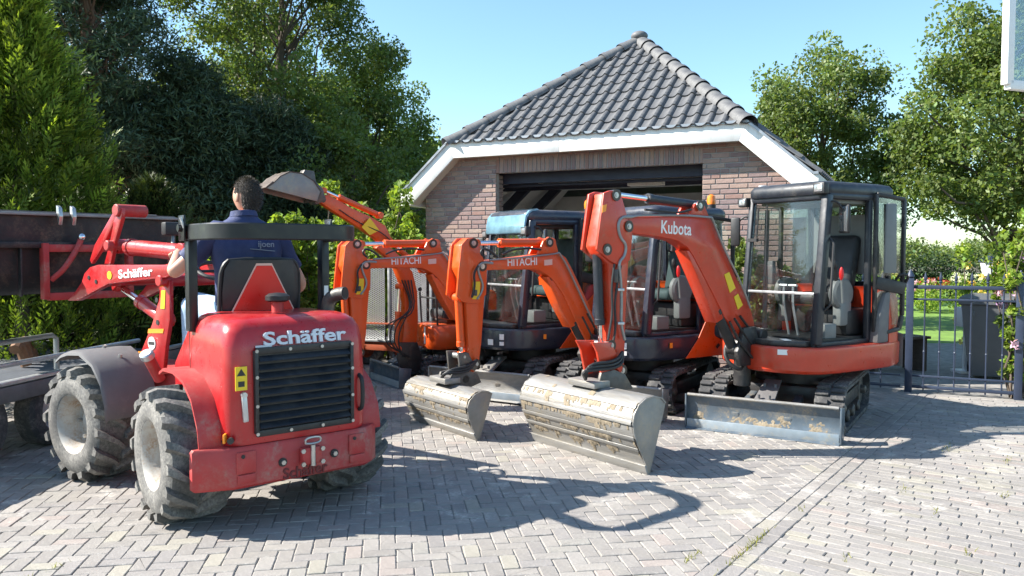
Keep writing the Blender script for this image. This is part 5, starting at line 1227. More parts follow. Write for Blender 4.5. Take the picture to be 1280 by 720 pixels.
# head: sculpted as one surface with nose, brow and chin
hc = Vector(P3(.03, -.035, .785)); yaw = math.radians(14); Rh = Matrix.Rotation(yaw, 3, 'Z')
bmh = bmesh.new(); bmesh.ops.create_uvsphere(bmh, u_segments=28, v_segments=20, radius=1.0)
for v in bmh.verts:
    x, y, z = v.co
    f = 1.0-.12*max(0, -z)**1.5; wdt = .082*(1-.22*max(0, -z-.1)); d = .104 if x < 0 else .098
    q = Vector((x*d*f, y*wdt*f, z*.118))
    if x > .6 and abs(y) < .28 and -.45 < z < .15: q.x += .022*(1-abs(y)/.28)*(.6 - abs(z+.2))   # nose
    if x > .5 and z < -.72: q.x += .012
    if x < -.3 and z < -.35: q.x += .02*(-z-.35)                                                 # nape
    v.co = Rh @ q + hc
hd_nodes = B(PM); 
body = None
bodymesh = skinmesh('body', nodes, edges, 'skin', per, 0)
hb2 = B(PM); hb2.bm(bmh)
for sy in (1, -1):
    ec_ = hc+Rh @ Vector((-.008, sy*.082, -.006)); hb2.ball(ec_, (.019, .008, .032), 10, Rh @ Matrix.Rotation(math.radians(-14), 3, 'Y'))
# five fingers on each hand, closed round what they hold
def hand(w_, d, up, sgn):
    w_, d, up = Vector(P3(*w_)), Vector(d).normalized(), Vector(up).normalized(); s = d.cross(up)*sgn
    pc = w_+d*.05; hb2.ball(pc, (.052, .04, .02), 10, Matrix((d, s, up)).transposed())
    for k, (o, ln) in enumerate(((-.03, .062), (-.010, .072), (.011, .068), (.030, .054))):
        p0 = w_+d*.085+s*o; p1 = p0+d*ln*.45-up*.006; p2 = p1+d*ln*.2-up*ln*.4; p3 = p2-d*ln*.2-up*ln*.25
        hb2.tube([p0-d*.02, p0, p1, p2, p3], [.0095, .0095, .009, .0085, .007], 8, 0)
    t0 = w_+d*.03-s*.03; hb2.tube([t0, t0+d*.025-s*.02-up*.008, t0+d*.05-s*.012-up*.025, t0+d*.06+s*.005-up*.03], [.012, .011, .010, .008], 8, 0)
hand(lwr, (.9, -.25, -.15), (.15, 0, 1), 1); hand(rwr, (.9, .1, -.2), (.2, 0, 1), -1)
hb2.tube([Vector(P3(*lwr))-Vector((.03, -.015, .02)), Vector(P3(*lwr))+Vector((.04, -.01, -.006))], [.030, .026], 10); hb2.tube([Vector(P3(*rwr))-Vector((.03, .015, -.012)), Vector(P3(*rwr))+Vector((.04, .003, -.008))], [.030, .026], 10)
tmp = hb2.done('head_and_hands', 'skin', per, 80)
# one continuous body surface: join the head and hands to it
bmj = bmesh.new(); bmj.from_mesh(bodymesh.data); bmj.from_mesh(tmp.data); bmj.to_mesh(bodymesh.data); bmj.free(); bodymesh.data.shade_smooth(); bpy.data.objects.remove(tmp)
# hair: a close cap over the skull
bmh = bmesh.new(); bmesh.ops.create_uvsphere(bmh, u_segments=28, v_segments=20, radius=1.0)
dele = []
for v in bmh.verts:
    x, y, z = v.co
    lim = -.74 if x < -.3 else (-.74+(x+.3)*1.5)
    if abs(y) > .8 and x > -.35: lim = max(lim, .12)
    if z < lim: dele.append(v)
bmesh.ops.delete(bmh, geom=dele, context='VERTS')
for v in bmh.verts:
    x, y, z = v.co; f = 1.0-.12*max(0, -z)**1.5; q = Vector((x*(.110 if x < 0 else .100)*f, y*.087*f, z*.124)); v.co = Rh @ q + hc + Vector((0, 0, .001))
hb3 = B(PM)
rh = np.random.RandomState(4); skull = [v.co.copy() for v in bmh.verts]; fcs = [[v.co.copy() for v in f.verts] for f in bmh.faces]
hb3.bm(bmh)
hv, hf, ht = [], [], []
for _ in range(5200):
    f = fcs[rh.randint(len(fcs))]; w4 = rh.dirichlet(np.ones(len(f))); p = sum((f[i]*float(w4[i]) for i in range(len(f))), Vector()); nn = (p-hc).normalized()
    d = (nn+Vector((0, 0, -.9))+Vector(rh.normal(0, .35, 3))).normalized(); L_ = rh.uniform(.008, .016); sd = d.cross(nn).normalized()*.0009
    k = len(hv); hv += [PM @ (p-sd), PM @ (p+sd), PM @ (p+sd*.3+d*L_+nn*.004), PM @ (p-sd*.3+d*L_+nn*.004)]; hf.append((k, k+1, k+2, k+3)); g_ = rh.uniform(.6, 1.6)*(2.2 if rh.rand() < .18 else 1); ht += [(g_, g_, g_)]*4
leafmat('hair_strand', (.055, .045, .038), .1, .5)
hair_o = hb3.done('hair', 'hair', per, 80)
meshobj('hair_strands', [tuple(v) for v in hv], hf, 'hair_strand', hair_o, ht)['kind'] = 'stuff'
# polo: torso and short sleeves a little outside the body
sl1 = Vector((-.01, .18, .54)).lerp(Vector(lel), .66); sr1 = Vector((-.01, -.18, .54)).lerp(Vector(rel), .66)
def torso():
    rings = []
    for z, hw, dp, x in ((.0, .185, .135, .0), (.08, .19, .135, -.01), (.2, .185, .125, -.02), (.32, .20, .13, -.035), (.44, .225, .125, -.035), (.54, .225, .105, -.03), (.605, .17, .085, -.015), (.64, .10, .075, -.004), (.66, .078, .072, .0), (.685, .074, .07, .004)):
        n = 28; R_ = []
        for i in range(n):
            a = 2*math.pi*i/n; cx, cy = math.cos(a), math.sin(a); e = .8
            wob = 1+.020*math.sin(7*a+z*30)+.018*math.sin(4*a-z*23)+.012*math.sin(11*a+z*41)
            R_.append(P3(x+dp*math.copysign(abs(cx)**e, cx)*wob, hw*math.copysign(abs(cy)**e, cy)*wob, z))
        rings.append(R_)
    return rings
b = B(PM); b.loft(torso())
for s0, s1, sg in ((Vector((-.015, .165, .55)), sl1, 1), (Vector((-.015, -.165, .55)), sr1, -1)):
    b.tube([Vector(P3(*(s0-Vector((0, sg*.05, -.0))))), Vector(P3(*s0)), Vector(P3(*s0.lerp(s1, .35)))+Vector((0, sg*.012, .01)), Vector(P3(*s0.lerp(s1, .7))), Vector(P3(*s1))], [.07, .085, .082, .074, .070], 14)
po = b.done('polo_shirt', 'polo_navy', per, 80)
b = B(PM); b.lathe([(0, .088), (.035, .080), (.037, .072), (.0, .076)], P3(.0, .0, .655), (.08, .02, 1), 20); b.done('collar', 'polo_navy', per, 60)
mat('print_grey', (.22, .25, .30), .7, var=.1)
lettering('ijoen', .055, PM @ textframe(P3(-.170, -.02, .462), (.0, -1, 0), (0, 0, 1)), 'print_grey', per, name='back_print', depth=.004)
b = B(PM); b.box(P3(-.171, -.05, .443), (.01, .16, .004), Matrix.Rotation(math.radians(5), 3, 'X')); b.done('back_print', 'print_grey', per)
# jeans
b = B(PM)
for sg in (1, -1):
    hp_, kn, an = Vector(P3(.02, sg*.10, .03)), Vector(P3(.47, sg*.165, .065)), Vector(P3(.53, sg*.17, -.30))
    b.tube([hp_-Vector((.08, 0, .0)), hp_, hp_.lerp(kn, .5), kn-Vector((.06, 0, -.012)), kn+Vector((.015, 0, -.0)), kn.lerp(an, .15)+Vector((.02, 0, 0)), kn.lerp(an, .6), an], [.11, .115, .098, .085, .082, .076, .066, .062], 16)
b.ball(P3(.0, 0, .02), (.15, .185, .12), 18); b.done('jeans', 'denim', per, 80)
for sg in (1, -1): B(PM).ball(P3(.60, sg*.17, -.345), (.13, .05, .045), 14).done('shoe', 'plastic_black', per)
# ================================================================ flat plant trailer at the left
tM = frame((-4.42, 6.6), (-.12, -1)); mat('deck_grey_shaded', (.075, .082, .095), .6, var=.2, dirt=(.13, .12, .10), damt=.3); mat('frame_grey', (.16, .165, .17), .5, metal=.4, var=.2)  # deck grey is darkened so its colour carries the shade on the deck
# x points towards the camera side, y to the right of the picture
trl = thing('flat_trailer', 'low grey flatbed trailer with galvanised rails beside the loader front wheel', 'trailer', tM)
tx0, tx1, ty = -2.0, 2.1, .78
b = B(tM); b.box(((tx0+tx1)/2, 0, .50), (tx1-tx0, 2*ty-.1, .03)); b.done('deck', 'deck_grey_shaded', trl)
for y in (ty, -ty):
    b = B(tM); b.bar((tx0, y, .50), (tx1, y, .50), .06, .12, .008); b.done('chassis_rail', 'frame_grey', trl)
    b = B(tM); b.bar((tx0, y, .585), (tx1, y, .585), .075, .03, .006); b.done('edge_rail', 'galv', trl)
for x in np.linspace(tx0+.1, tx1-.1, 8): B(tM).bar((x, -ty+.05, .45), (x, ty-.05, .45), .06, .07).done('cross_member', 'frame_grey', trl)
B(tM).tube([(tx0+.5, .48, .66), (tx1, .48, .66)], .022, 10).done('loading_ramp_tube', 'galv', trl)
B(tM).tube([(tx0+1.6, .40, .53), (tx0+1.6, .40, .80), (tx0+1.65, .40, .83), (tx1, .40, .83)], .022, 10).done('side_rail', 'pipe_grey', trl)
for k, x in enumerate((.1, .9)):
    w_ = B(tM); r = .29; c = (x, ty-.10, r); h = .09
    w_.lathe([(-h, r*.6), (-h, r*.9), (-h*.7, r), (h*.7, r), (h, r*.9), (h, r*.6), (-h, r*.6)], c, (0, 1, 0), 28); to = w_.done('tyre', 'rubber_track', trl)
    w_ = B(tM); w_.lathe([(-.02, r*.3), (.06, r*.62), (h*.95, r*.63), (h*.6, r*.55), (.02, r*.45), (.04, r*.2), (.05, .01)], c, (0, 1, 0), 24); w_.done('rim', 'galv', to)
L = [(x, z) for x, z in arc(.5, .29, .40, 160, 20, 10)]
b = B(tM); L = [(-.25, .40), (-.2, .60), (-.05, .66), (1.05, .66), (1.2, .60), (1.25, .40)]
b = B(tM); b.box((.5, ty-.10, .455), (1.5, .22, .02), bev=.005); b.done('mudguard', 'frame_grey', trl)
r_ = random.Random(5)
mat('rust_orange', (.20, .10, .05), .8, var=.3)
for k in range(3):
    b = B(tM); b.tube([(-.9+.18*k, -.2+.1*k, .53), (-.88+.18*k, -.22+.1*k, .66), (-.80+.18*k, -.2+.1*k, .74), (-.70+.18*k, -.15+.1*k, .70)], .045, 8, 1); tag(b.done('chain_hook', 'rust_orange'), ['large rusty hook standing on the flatbed deck beside the railing', 'middle rusty hook on the flatbed deck', 'rusty hook on the flatbed deck nearest the loading tube'][k], 'hook', 'hooks on the flatbed')
# ================================================================ caged trailer behind the small excavator
cM = frame((-2.16, 11.0), (.93, -.36)); mat('paint_rust', (.42, .09, .035), .55, var=.2, dirt=(.25, .12, .07), damt=.4); mat('mesh_panel', (.78, .79, .78), .5, metal=.1, var=.08)
cg = thing('caged_trailer', 'trailer with tall expanded-metal sides on a rust-red frame beyond the small excavator', 'trailer', cM)
for y in (0, 1.4):
    b = B(cM); b.bar((-.1, y, .27), (1.28, y, .27), .06, .12, .008); b.done('chassis_rail', 'paint_rust', cg)
B(cM).bar((-.1, -.01, .345), (1.28, -.01, .345), .08, .03, .004).done('edge_rail', 'galv', cg)
b = B(cM); b.box((.59, .7, .345), (1.36, 1.36, .02)); b.done('deck', 'deck_grey_shaded', cg)
# expanded metal: real strands, one panel per bay
def strands(x0, x1, z0, z1, y, sx=.055, sz=.028):
    vs, fs = [], []; nx, nz = int((x1-x0)/sx), int((z1-z0)/sz); t = .007
    for j in range(nz):
        for i in range(nx):
            for a, c in (((0, .5), (.5, 1)), ((.5, 1), (1, .5)), ((.5, 0), (0, .5)) if False else ((0, .5), (.5, 0)), ((.5, 0), (1, .5))):
                p = (x0+(i+a[0])*sx, z0+(j+a[1])*sz); q = (x0+(i+c[0])*sx, z0+(j+c[1])*sz); k = len(vs)
                vs += [(p[0], y, p[1]-t), (q[0], y, q[1]-t), (q[0], y-.004, q[1]+t), (p[0], y-.004, p[1]+t)]; fs.append((k, k+1, k+2, k+3))
    return vs, fs
for x0, x1 in ((-.08, .52), (.55, 1.15)):
    vs, fs = strands(x0, x1, .37, 1.37, 0.0); b = B(cM); b.raw(vs, fs); b.done('mesh_panel', 'mesh_panel', cg, fix=False)['kind'] = 'stuff'
    vs, fs = strands(x0, x1, .37, 1.37, 1.4); b = B(cM); b.raw(vs, fs); b.done('mesh_panel', 'mesh_panel', cg, fix=False)['kind'] = 'stuff'
for y in (0, 1.4):
    for x in (-.1, .535, 1.165): B(cM).box((x, y, .86), (.035, .03, 1.04), bev=.004).done('cage_post', 'galv', cg)
    B(cM).bar((-.12, y, 1.40), (1.2, y, 1.40), .05, .06, .01).done('cage_rail', 'galv', cg)
B(cM).raw([(-.1, 0, 1.43), (1.18, 0, 1.43), (1.18, 1.4, 1.47), (-.1, 1.4, 1.47)], [(0, 1, 2, 3)]).done('cage_cover', 'galv', cg, fix=False)
B(cM).bar((-.12, -.03, .58), (.8, -.03, .58), .02, .025, .004).done('tie_bar', 'paint_rust', cg)
for x in (.14, .72):
    w_ = B(cM); r = .24; c = (x, .10, r); h = .075
    w_.lathe([(-h, r*.6), (-h, r*.9), (-h*.7, r), (h*.7, r), (h, r*.9), (h, r*.6), (-h, r*.6)], c, (0, -1, 0), 26); to = w_.done('tyre', 'rubber_track', cg)
    w_ = B(cM); w_.lathe([(-.02, r*.3), (.05, r*.62), (h*.95, r*.63), (h*.6, r*.55), (.02, r*.45), (.03, r*.2), (.035, .01)], c, (0, -1, 0), 22); w_.done('rim', 'paint_rust', to)
# ================================================================ gate and what stands behind it
mat('gate_blue', (.030, .042, .075), .4, var=.15, coat=.2)
g0, g1 = G(1135, 489), G(1272, 499); g0.z = g1.z = 0; gd = (g1-g0).normalized(); gM = frame(g0, gd); GL = (g1-g0).length
def gate(M, L, n, label, posts):
    gt = thing('garden_gate', label, 'gate', M)
    for z, h_ in ((.06, .035), (.18, .022), (1.03, .022), (1.165, .04)): B(M).bar((0, 0, z), (L, 0, z), .03, h_, .004).done('rail', 'gate_blue', gt)
    for i in range(1, n):
        x = L*i/n; b = B(M); b.cyl((x, 0, .02), (x, 0, 1.22), .0085, seg=8); br = b.done('bar', 'gate_blue', gt)
        B(M).lathe([(0, .009), (.012, .020), (.024, .009), (.035, .016), (.06, .018), (.12, .002)], (x, 0, 1.21), (0, 0, 1), 10).done('spear_tip', 'gate_blue', br)
        for z in (.45,): B(M).ball((x, 0, z), (.013, .013, .018), 8).done('knuckle', 'gate_blue', br)
    for x in posts:
        b = B(M); b.box((x, 0, .62), (.075, .075, 1.28), bev=.006); po_ = b.done('gate_post', 'gate_blue', gt)
        B(M).lathe([(0, .03), (.02, .045), (.05, .03), (.10, .004)], (x, 0, 1.26), (0, 0, 1), 12).done('finial', 'gate_blue', po_)
    return gt
gate(gM, GL, 7, 'dark blue spear-topped gate leaf hung beside the flowering climber', (0, GL))
gM2 = frame(g0+gd*-.08, (-gd.x, -gd.y)); gate(gM2, 1.0, 5, 'dark blue gate leaf partly behind the red-orange excavator', ())
mat('bin_grey', (.09, .095, .10), .5, var=.1); mat('white_box', (.75, .75, .72), .6, var=.05)
bM_ = frame((5.95, 9.85), (-.55, -.83)); bn = thing('wheeled_bin', 'tall tapered grey bin standing behind the blue gate', 'bin', bM_)
b = B(bM_)
def rb(z, w_, d_): return [(x, y, z) for x, y in ((d_, -w_), (d_, w_), (-d_, w_), (-d_, -w_))]
b.loft([rb(.04, .22, .25), rb(.3, .27, .29), rb(.90, .33, .35), rb(.92, .36, .38), rb(.96, .36, .38)]); b.done('bin_body', 'bin_grey', bn, 20)
b = B(bM_); b.loft([rb(.962, .36, .38), rb(1.0, .35, .37), rb(1.03, .25, .28)]); b.done('lid', 'bin_grey', bn, 20)
for y in (-.26, .26): B(bM_).cyl((-.28, y-.03, .11), (-.28, y+.03, .11), .11, seg=16).done('bin_wheel', 'rubber_track', bn)
for y in (-.2, .2): B(bM_).box((.36, y, .80), (.03, .03, .06), bev=.004).done('grip', 'bin_grey', bn)
b = B(); p = PY(1208, 396, 10.3); b.box(p, (.22, .2, .25), bev=.01); b.box(p-Vector((0, 0, .44)), (.05, .05, .66)); b.box((p.x, p.y, .01), (.25, .25, .03)); tag(b.done('white_box_on_post', 'white_box'), 'small white box on a post behind the gate', 'box')
# bench behind the gate
mat('bench_wood', (.10, .075, .055), .7, var=.25, stretch=(1, 8, 8)); bnM = frame((4.95, 10.4), (.3, -1)); bn2 = thing('garden_bench', 'dark wooden bench behind the closed gate beside the excavator', 'bench', bnM)
for k in range(3): B(bnM).box((-.14+.14*k, 0, .44), (.12, .9, .035), bev=.005).done('seat_slat', 'bench_wood', bn2)
for y in (-.38, .38): B(bnM).box((0, y, .21), (.36, .06, .42), bev=.006).done('leg', 'bench_wood', bn2)
# lantern on a post
mat('lantern_glass', (.8, .8, .78), .3, var=.03); lp_ = PY(1235, 345, 12.5); lM = Matrix.Translation((lp_.x, lp_.y, 0))
ln = thing('garden_lantern', 'pale lantern on a slim post behind the blue gate', 'lantern', lM)
z0 = lp_.z
b = B(lM); b.cyl((0, 0, 0), (0, 0, z0), .03, .02, seg=10); b.lathe([(0, .06), (.15, .05), (.2, .03)], (0, 0, 0), (0, 0, 1), 12); b.done('post', 'gate_blue', ln)
b = B(lM); b.lathe([(0, .07), (.22, .115), (.225, .0)], (0, 0, z0), (0, 0, 1), 6); b.done('lantern_glass', 'lantern_glass', ln, 20)
b = B(lM); b.lathe([(0, .14), (.03, .13), (.10, .03), (.14, .01)], (0, 0, z0+.222), (0, 0, 1), 6); b.done('lantern_cap', 'gate_blue', ln, 20)
# white framed clear panel high at the yard's right edge, on an arm from a post outside the view
pp = PY(1259, 106, 5.2); pr = (Vector((1, .35, 0))).normalized(); pM = frame((pp.x, pp.y, pp.z), pr); mat('panel_white', (.82, .82, .80), .4, var=.03)
pt = thing('framed_panel', 'white framed clear panel fixed high above the paving', 'panel', pM)
for a, c in (((0, 0, 0), (1.1, 0, 0)), ((0, 0, .8), (1.1, 0, .8)), ((0, 0, 0), (0, 0, .8)), ((1.1, 0, 0), (1.1, 0, .8))): B(pM).bar(a, c, .05, .06, .006).done('frame_bar', 'panel_white', pt)
B(pM).box((.55, 0, .4), (1.04, .008, .74)).done('pane', 'glass_clear', pt)
B(pM).bar((.10, .02, .20), (.2, .02, .30), .012, .012).done('stay', 'plastic_black', pt)
B(pM).cyl((.8, -.12, -pp.z), (.8, -.12, .9), .05, seg=16).done('post', 'galv', pt); B(pM).bar((.8, -.10, .4), (.8, -.01, .4), .05, .05).done('bracket', 'galv', pt)
# garden: lawn, bed edge
b = B(); b.raw([(4.0, 13.0, -.03), (40, 9.5, -.03), (60, 60, -.03), (1, 60, -.03)], [(0, 1, 2, 3)]); struct(b.done('lawn', 'lawn_green', fix=False))
# ================================================================ vegetation
leafmat('leaf_oak', (.135, .185, .055), .42); leafmat('leaf_pine', (.055, .085, .045), .15, .6); leafmat('leaf_thuja', (.12, .20, .03), .3); leafmat('leaf_shrub', (.20, .28, .05), .45); leafmat('leaf_birch', (.14, .19, .06), .4); leafmat('leaf_dark', (.032, .055, .018), .15); leafmat('petals', (1, 1, 1), .3)
mat('bark', (.11, .085, .065), .9, var=.35, scale=8, bump=.8, bscale=25, stretch=(1, 1, .25)); mat('bark_pine', (.17, .095, .06), .9, var=.35, scale=8, bump=.8, bscale=25, stretch=(1, 1, .25))
def quads(C, Dv, Nv, ln, wd):            # leaf rhombs: centre, long axis, side axis
    tip = C+Dv*ln[:, None]*.5; bas = C-Dv*ln[:, None]*.5; sd = Nv*wd[:, None]*.5
    V = np.stack([bas, C+sd, tip, C-sd], 1).reshape(-1, 3); F = np.arange(len(V)).reshape(-1, 4); return V, F
def unit(a): return a/np.maximum(np.linalg.norm(a, axis=-1, keepdims=True), 1e-6)
def crown_leaves(rs, centres, radii, per, size, up=.3, flat=1.0, tints=(.75, 1.25), ctint=.3, warm=.08, asp=.6):
    n = len(centres); C = np.repeat(centres, per, 0); R = np.repeat(radii, per)[:, None]
    off = unit(rs.normal(size=(n*per, 3)))*np.cbrt(rs.uniform(.05, 1, (n*per, 1))); off[:, 2] *= flat
    P = C+off*R; D = unit(rs.normal(size=P.shape)+off*.6+np.array([0, 0, -up])); N = unit(np.cross(D, unit(rs.normal(size=P.shape)+np.array([0, 0, .8]))))
    ln = size*rs.uniform(.6, 1.3, len(P)); V, F = quads(P, D, N, ln, ln*asp)
    ct = np.repeat(rs.uniform(1-ctint, 1+ctint, n), per); t = rs.uniform(*tints, len(P))*ct
    w_ = 1+rs.normal(0, warm, len(P)); T = np.stack([t*w_, t, t*(2-w_)*.95], 1); return V, F, np.repeat(np.clip(T, .1, 2.5), 4, 0)
def limb(b, rs, p0, p1, r0, r1, wig=.08, n=5):
    p0, p1 = Vector(p0), Vector(p1); L = (p1-p0).length; pts = [p0]
    for i in range(1, n): pts.append(p0.lerp(p1, i/n)+Vector(rs.normal(0, wig*L/n, 3)))
    pts.append(p1); rr = [r0+(r1-r0)*i/n for i in range(n+1)]; b.tube(pts, rr, 7); return pts
def broadleaf(name, label, x, y, h, spread, seed, trunk_r=.2, base=.25, ncl=160, per=160, size=.13, m='leaf_oak', group=None, cat='tree', bark='bark', lean=(0, 0), clus=.085, flat=.8, lo=.0, gap=1.0):
    rs = np.random.RandomState(seed); t = thing(name, label, cat, (x, y, 0), group)
    ax = Vector((x+lean[0], y+lean[1], 0)); wood = B(); top = Vector((x+lean[0], y+lean[1], h*.82))
    tp = limb(wood, rs, (x, y, -.1), top, trunk_r, trunk_r*.2, .12, 9)
    cz = h*(base+1)/2; rz = h*(1-base)/2; cent = []
    while len(cent) < ncl:
        q = rs.normal(size=3); q /= np.linalg.norm(q); q *= rs.uniform(.35, 1)**.5
        wob = 1+.28*math.sin(3*math.atan2(q[1], q[0])+seed)+.2*math.sin(5*q[2]+seed*2.3)
        if q[2] < -.75+lo: continue
        cent.append((x+lean[0]*.7+q[0]*spread*wob, y+lean[1]*.7+q[1]*spread*wob, cz+q[2]*rz*(1+.10*math.sin(4*q[0]+seed))))
    cent = np.array(cent)
    for i in range(0, min(ncl, 46)):
        c = Vector(cent[i]); k = min(len(tp)-2, max(2, int((c.z/h-.12)*len(tp)))); limb(wood, rs, tp[k], c, trunk_r*.32*(1-k/len(tp))+.015, .012, .22, 5)
    wood.done('trunk', bark, t, 60)
    V, F, T = crown_leaves(rs, cent, rs.uniform(.6, 1.5, ncl)*spread*clus*2.2*gap, per, size, flat=flat); meshobj('crown', V, F, m, t, T)
    return t
def pine(name, label, x, y, h, spread, seed, ncl=90, per=220, base=.35, group=None):
    rs = np.random.RandomState(seed); t = thing(name, label, 'tree', (x, y, 0), group); wood = B(); tp = limb(wood, rs, (x, y, -.1), (x+rs.normal(0, .3), y, h*.95), .17, .04, .08, 9); cent = []
    for i in range(ncl):
        f = rs.uniform(base, 1); a = rs.uniform(0, 6.28); r = spread*(1.15-f)**.6*rs.uniform(.3, 1); p = (x+r*math.cos(a), y+r*math.sin(a), h*f+rs.normal(0, .15)); cent.append(p)
        if i % 2 == 0: limb(wood, rs, tp[min(8, int(f*9))], p, .035, .01, .2, 4)
    for k in range(8):                          # dead lower branches
        z = h*rs.uniform(.1, base); a = rs.uniform(0, 6.28); limb(wood, rs, (x, y, z), (x+1.1*math.cos(a), y+1.1*math.sin(a), z+rs.uniform(-.1, .5)), .022, .005, .25, 4)
    wood.done('trunk', 'bark_pine', t, 60); V, F, T = crown_leaves(rs, np.array(cent), rs.uniform(.35, .8, ncl), per, .15, up=-.3, flat=.55, tints=(.5, 1.5), asp=.2); meshobj('crown', V, F, 'leaf_pine', t, T); return t
# woods behind on the left
G1 = 'tall trees behind the yard'
broadleaf('oak_tree', 'tall loose-crowned oak rising behind the driver and raised excavator bucket', -5.8, 20.5, 10.6, 2.25, 11, .24, .10, 300, 230, .10, group=G1, gap=1.1)
broadleaf('oak_tree', 'dense rounded oak nearest the left side of the garage roof', -4.05, 22.5, 7.3, 1.95, 12, .2, .05, 260, 230, .10, group=G1, gap=1.15)
broadleaf('oak_tree', 'lower oak tucked between the tall oak and the garage', -1.75, 27, 5.9, .9, 13, .12, .2, 60, 120, .10, group=G1)
broadleaf('oak_tree', 'bushy oak standing behind the shrub and small excavator', -3.6, 18.0, 4.4, 1.7, 14, .16, .02, 120, 200, .095, group=G1)
broadleaf('oak_tree', 'pale-leaved oak topping out left of the tall oak', -8.0, 25.5, 10.5, 1.7, 31, .2, .3, 100, 180, .11, group=G1)
G2 = 'pines beyond the trailer'
for k, (x, y, h, s, lab) in enumerate(((-7.7, 14.8, 10.5, 1.5, 'dark pine standing just beyond the bright conifer'), (-6.2, 15.8, 5.0, 1.2, 'dark pine with bare lower trunk beside the tall oak'), (-8.9, 17.5, 12.0, 1.5, 'tallest dark pine of the wood edge'), (-5.0, 17.0, 4.4, 1.3, 'short pine below the tall oak crown'), (-10.6, 15.5, 11, 1.7, 'dark pine rising behind the conifer hedge'))):
    pine('pine_tree', lab, x, y, h, s, 40+k, 130, 420, .28 if k != 1 else .4, G2)
# feathery conifer at the left: sprays of scales
def thuja(name, label, x, y, h, rad, seed, n, m='leaf_thuja', group=None, zb=.05, sl=.34):
    rs = np.random.RandomState(seed); t = thing(name, label, 'conifer', (x, y, 0), group); wood = B(); limb(wood, rs, (x, y, -.1), (x, y, h*.9), .09, .02, .03, 6); wood.done('trunk', 'bark', t, 60)
    f = rs.uniform(zb, 1, n)**.9; a = rs.uniform(0, 2*math.pi, n); lump = 1+.20*np.sin(a*5+f*9+seed)+.15*np.sin(a*9-f*17)
    r = rad*(1-f)**.8*lump*rs.uniform(.55, 1.08, n); base = np.stack([x+r*np.cos(a), y+r*np.sin(a), h*f], 1)
    out = np.stack([np.cos(a), np.sin(a), np.zeros(n)], 1); d = unit(out*rs.uniform(.25, .9, n)[:, None]+np.array([0, 0, 1.0])*rs.uniform(.5, 1.2, n)[:, None]+rs.normal(0, .25, (n, 3))); sd = unit(np.cross(d, rs.normal(size=(n, 3))))
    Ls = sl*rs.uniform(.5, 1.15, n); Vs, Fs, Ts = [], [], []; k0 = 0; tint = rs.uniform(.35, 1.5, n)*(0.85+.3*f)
    for j in range(9):
        s = (j+.5)/9; sg = 1 if j % 2 else -1
        if j == 8: c = base+d*Ls[:, None]*.9; dd = d; ln = Ls*.35
        else: dd = unit(d+sd*sg*.75); ln = Ls*.5*(1-s*.75); c = base+d*(Ls*s)[:, None]+dd*ln[:, None]*.5
        nn = unit(np.cross(dd, np.cross(d, sd))); V, F = quads(c, dd, nn, ln, ln*.24); Vs.append(V); Fs.append(F+k0); k0 += len(V)
        tt = tint*(.6+.8*s); Ts.append(np.repeat(np.stack([tt*(1+.3*s), tt, tt*.8], 1), 4, 0))  # yellow-green tips brightened as if lit, inner shade painted into the spray bases
    meshobj('foliage', np.concatenate(Vs), np.concatenate(Fs), m, t, np.concatenate(Ts)); return t
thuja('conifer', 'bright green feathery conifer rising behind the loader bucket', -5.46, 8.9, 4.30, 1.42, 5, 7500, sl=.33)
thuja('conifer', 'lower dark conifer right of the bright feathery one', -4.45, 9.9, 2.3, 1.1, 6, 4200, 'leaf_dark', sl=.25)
G3 = 'dark hedge conifers behind the trailer'
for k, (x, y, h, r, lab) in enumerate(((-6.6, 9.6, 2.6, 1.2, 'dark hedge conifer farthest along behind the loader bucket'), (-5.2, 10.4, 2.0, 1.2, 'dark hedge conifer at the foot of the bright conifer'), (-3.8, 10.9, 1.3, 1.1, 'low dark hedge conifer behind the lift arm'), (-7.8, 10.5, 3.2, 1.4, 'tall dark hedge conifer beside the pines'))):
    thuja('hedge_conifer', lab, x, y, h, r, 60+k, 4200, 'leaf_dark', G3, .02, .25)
# leafy shrubs
def shrub(name, label, x, y, h, rad, seed, n=60, per=70, size=.075, m='leaf_shrub', group=None, stems=14, lo=.1):
    rs = np.random.RandomState(seed); t = thing(name, label, 'shrub', (x, y, 0), group); wood = B(); cent = []
    for i in range(stems):
        a = rs.uniform(0, 6.28); r = rad*rs.uniform(.2, 1); hh = h*rs.uniform(.6, 1.05); P = limb(wood, rs, (x+rs.normal(0, .08), y+rs.normal(0, .08), -.05), (x+r*math.cos(a), y+r*math.sin(a), hh), .018, .005, .15, 5)
        for p in P[1:]: cent.append(tuple(p))
        cent.append(tuple(P[-1]+Vector((0, 0, .12))))
    while len(cent) < n:
        q = rs.normal(size=3); q /= np.linalg.norm(q); cent.append((x+q[0]*rad*.9, y+q[1]*rad*.9, h*(.5+.45*q[2])))
    wood.done('stems', 'bark', t, 60); c = np.array(cent); c = c[c[:, 2] > h*lo*.5]
    V, F, T = crown_leaves(rs, c, rs.uniform(.10, .26, len(c))*rad*1.1, per, size, up=.1, tints=(.6, 1.35)); meshobj('leaves', V, F, m, t, T); return t
G4 = 'leafy shrubs along the yard edge'
for k, (x, y, h, r, lab) in enumerate(((-2.45, 9.9, 2.15, .62, 'yellow-green leafy shrub right behind the driver'), (-2.95, 10.3, 1.75, .6, 'leafy shrub beside the driver left of the raised bucket'), (-1.75, 11.6, 2.2, .8, 'leafy shrub with loose shoots below the garage eave'), (-3.9, 11.9, 1.5, .8, 'low leafy shrub at the foot of the pines'), (-2.4, 12.6, 1.6, .9, 'shaded leafy shrub behind the caged trailer'))):
    shrub('leafy_shrub', lab, x, y, h, r, 80+k, 90, 90, .085, group=G4)
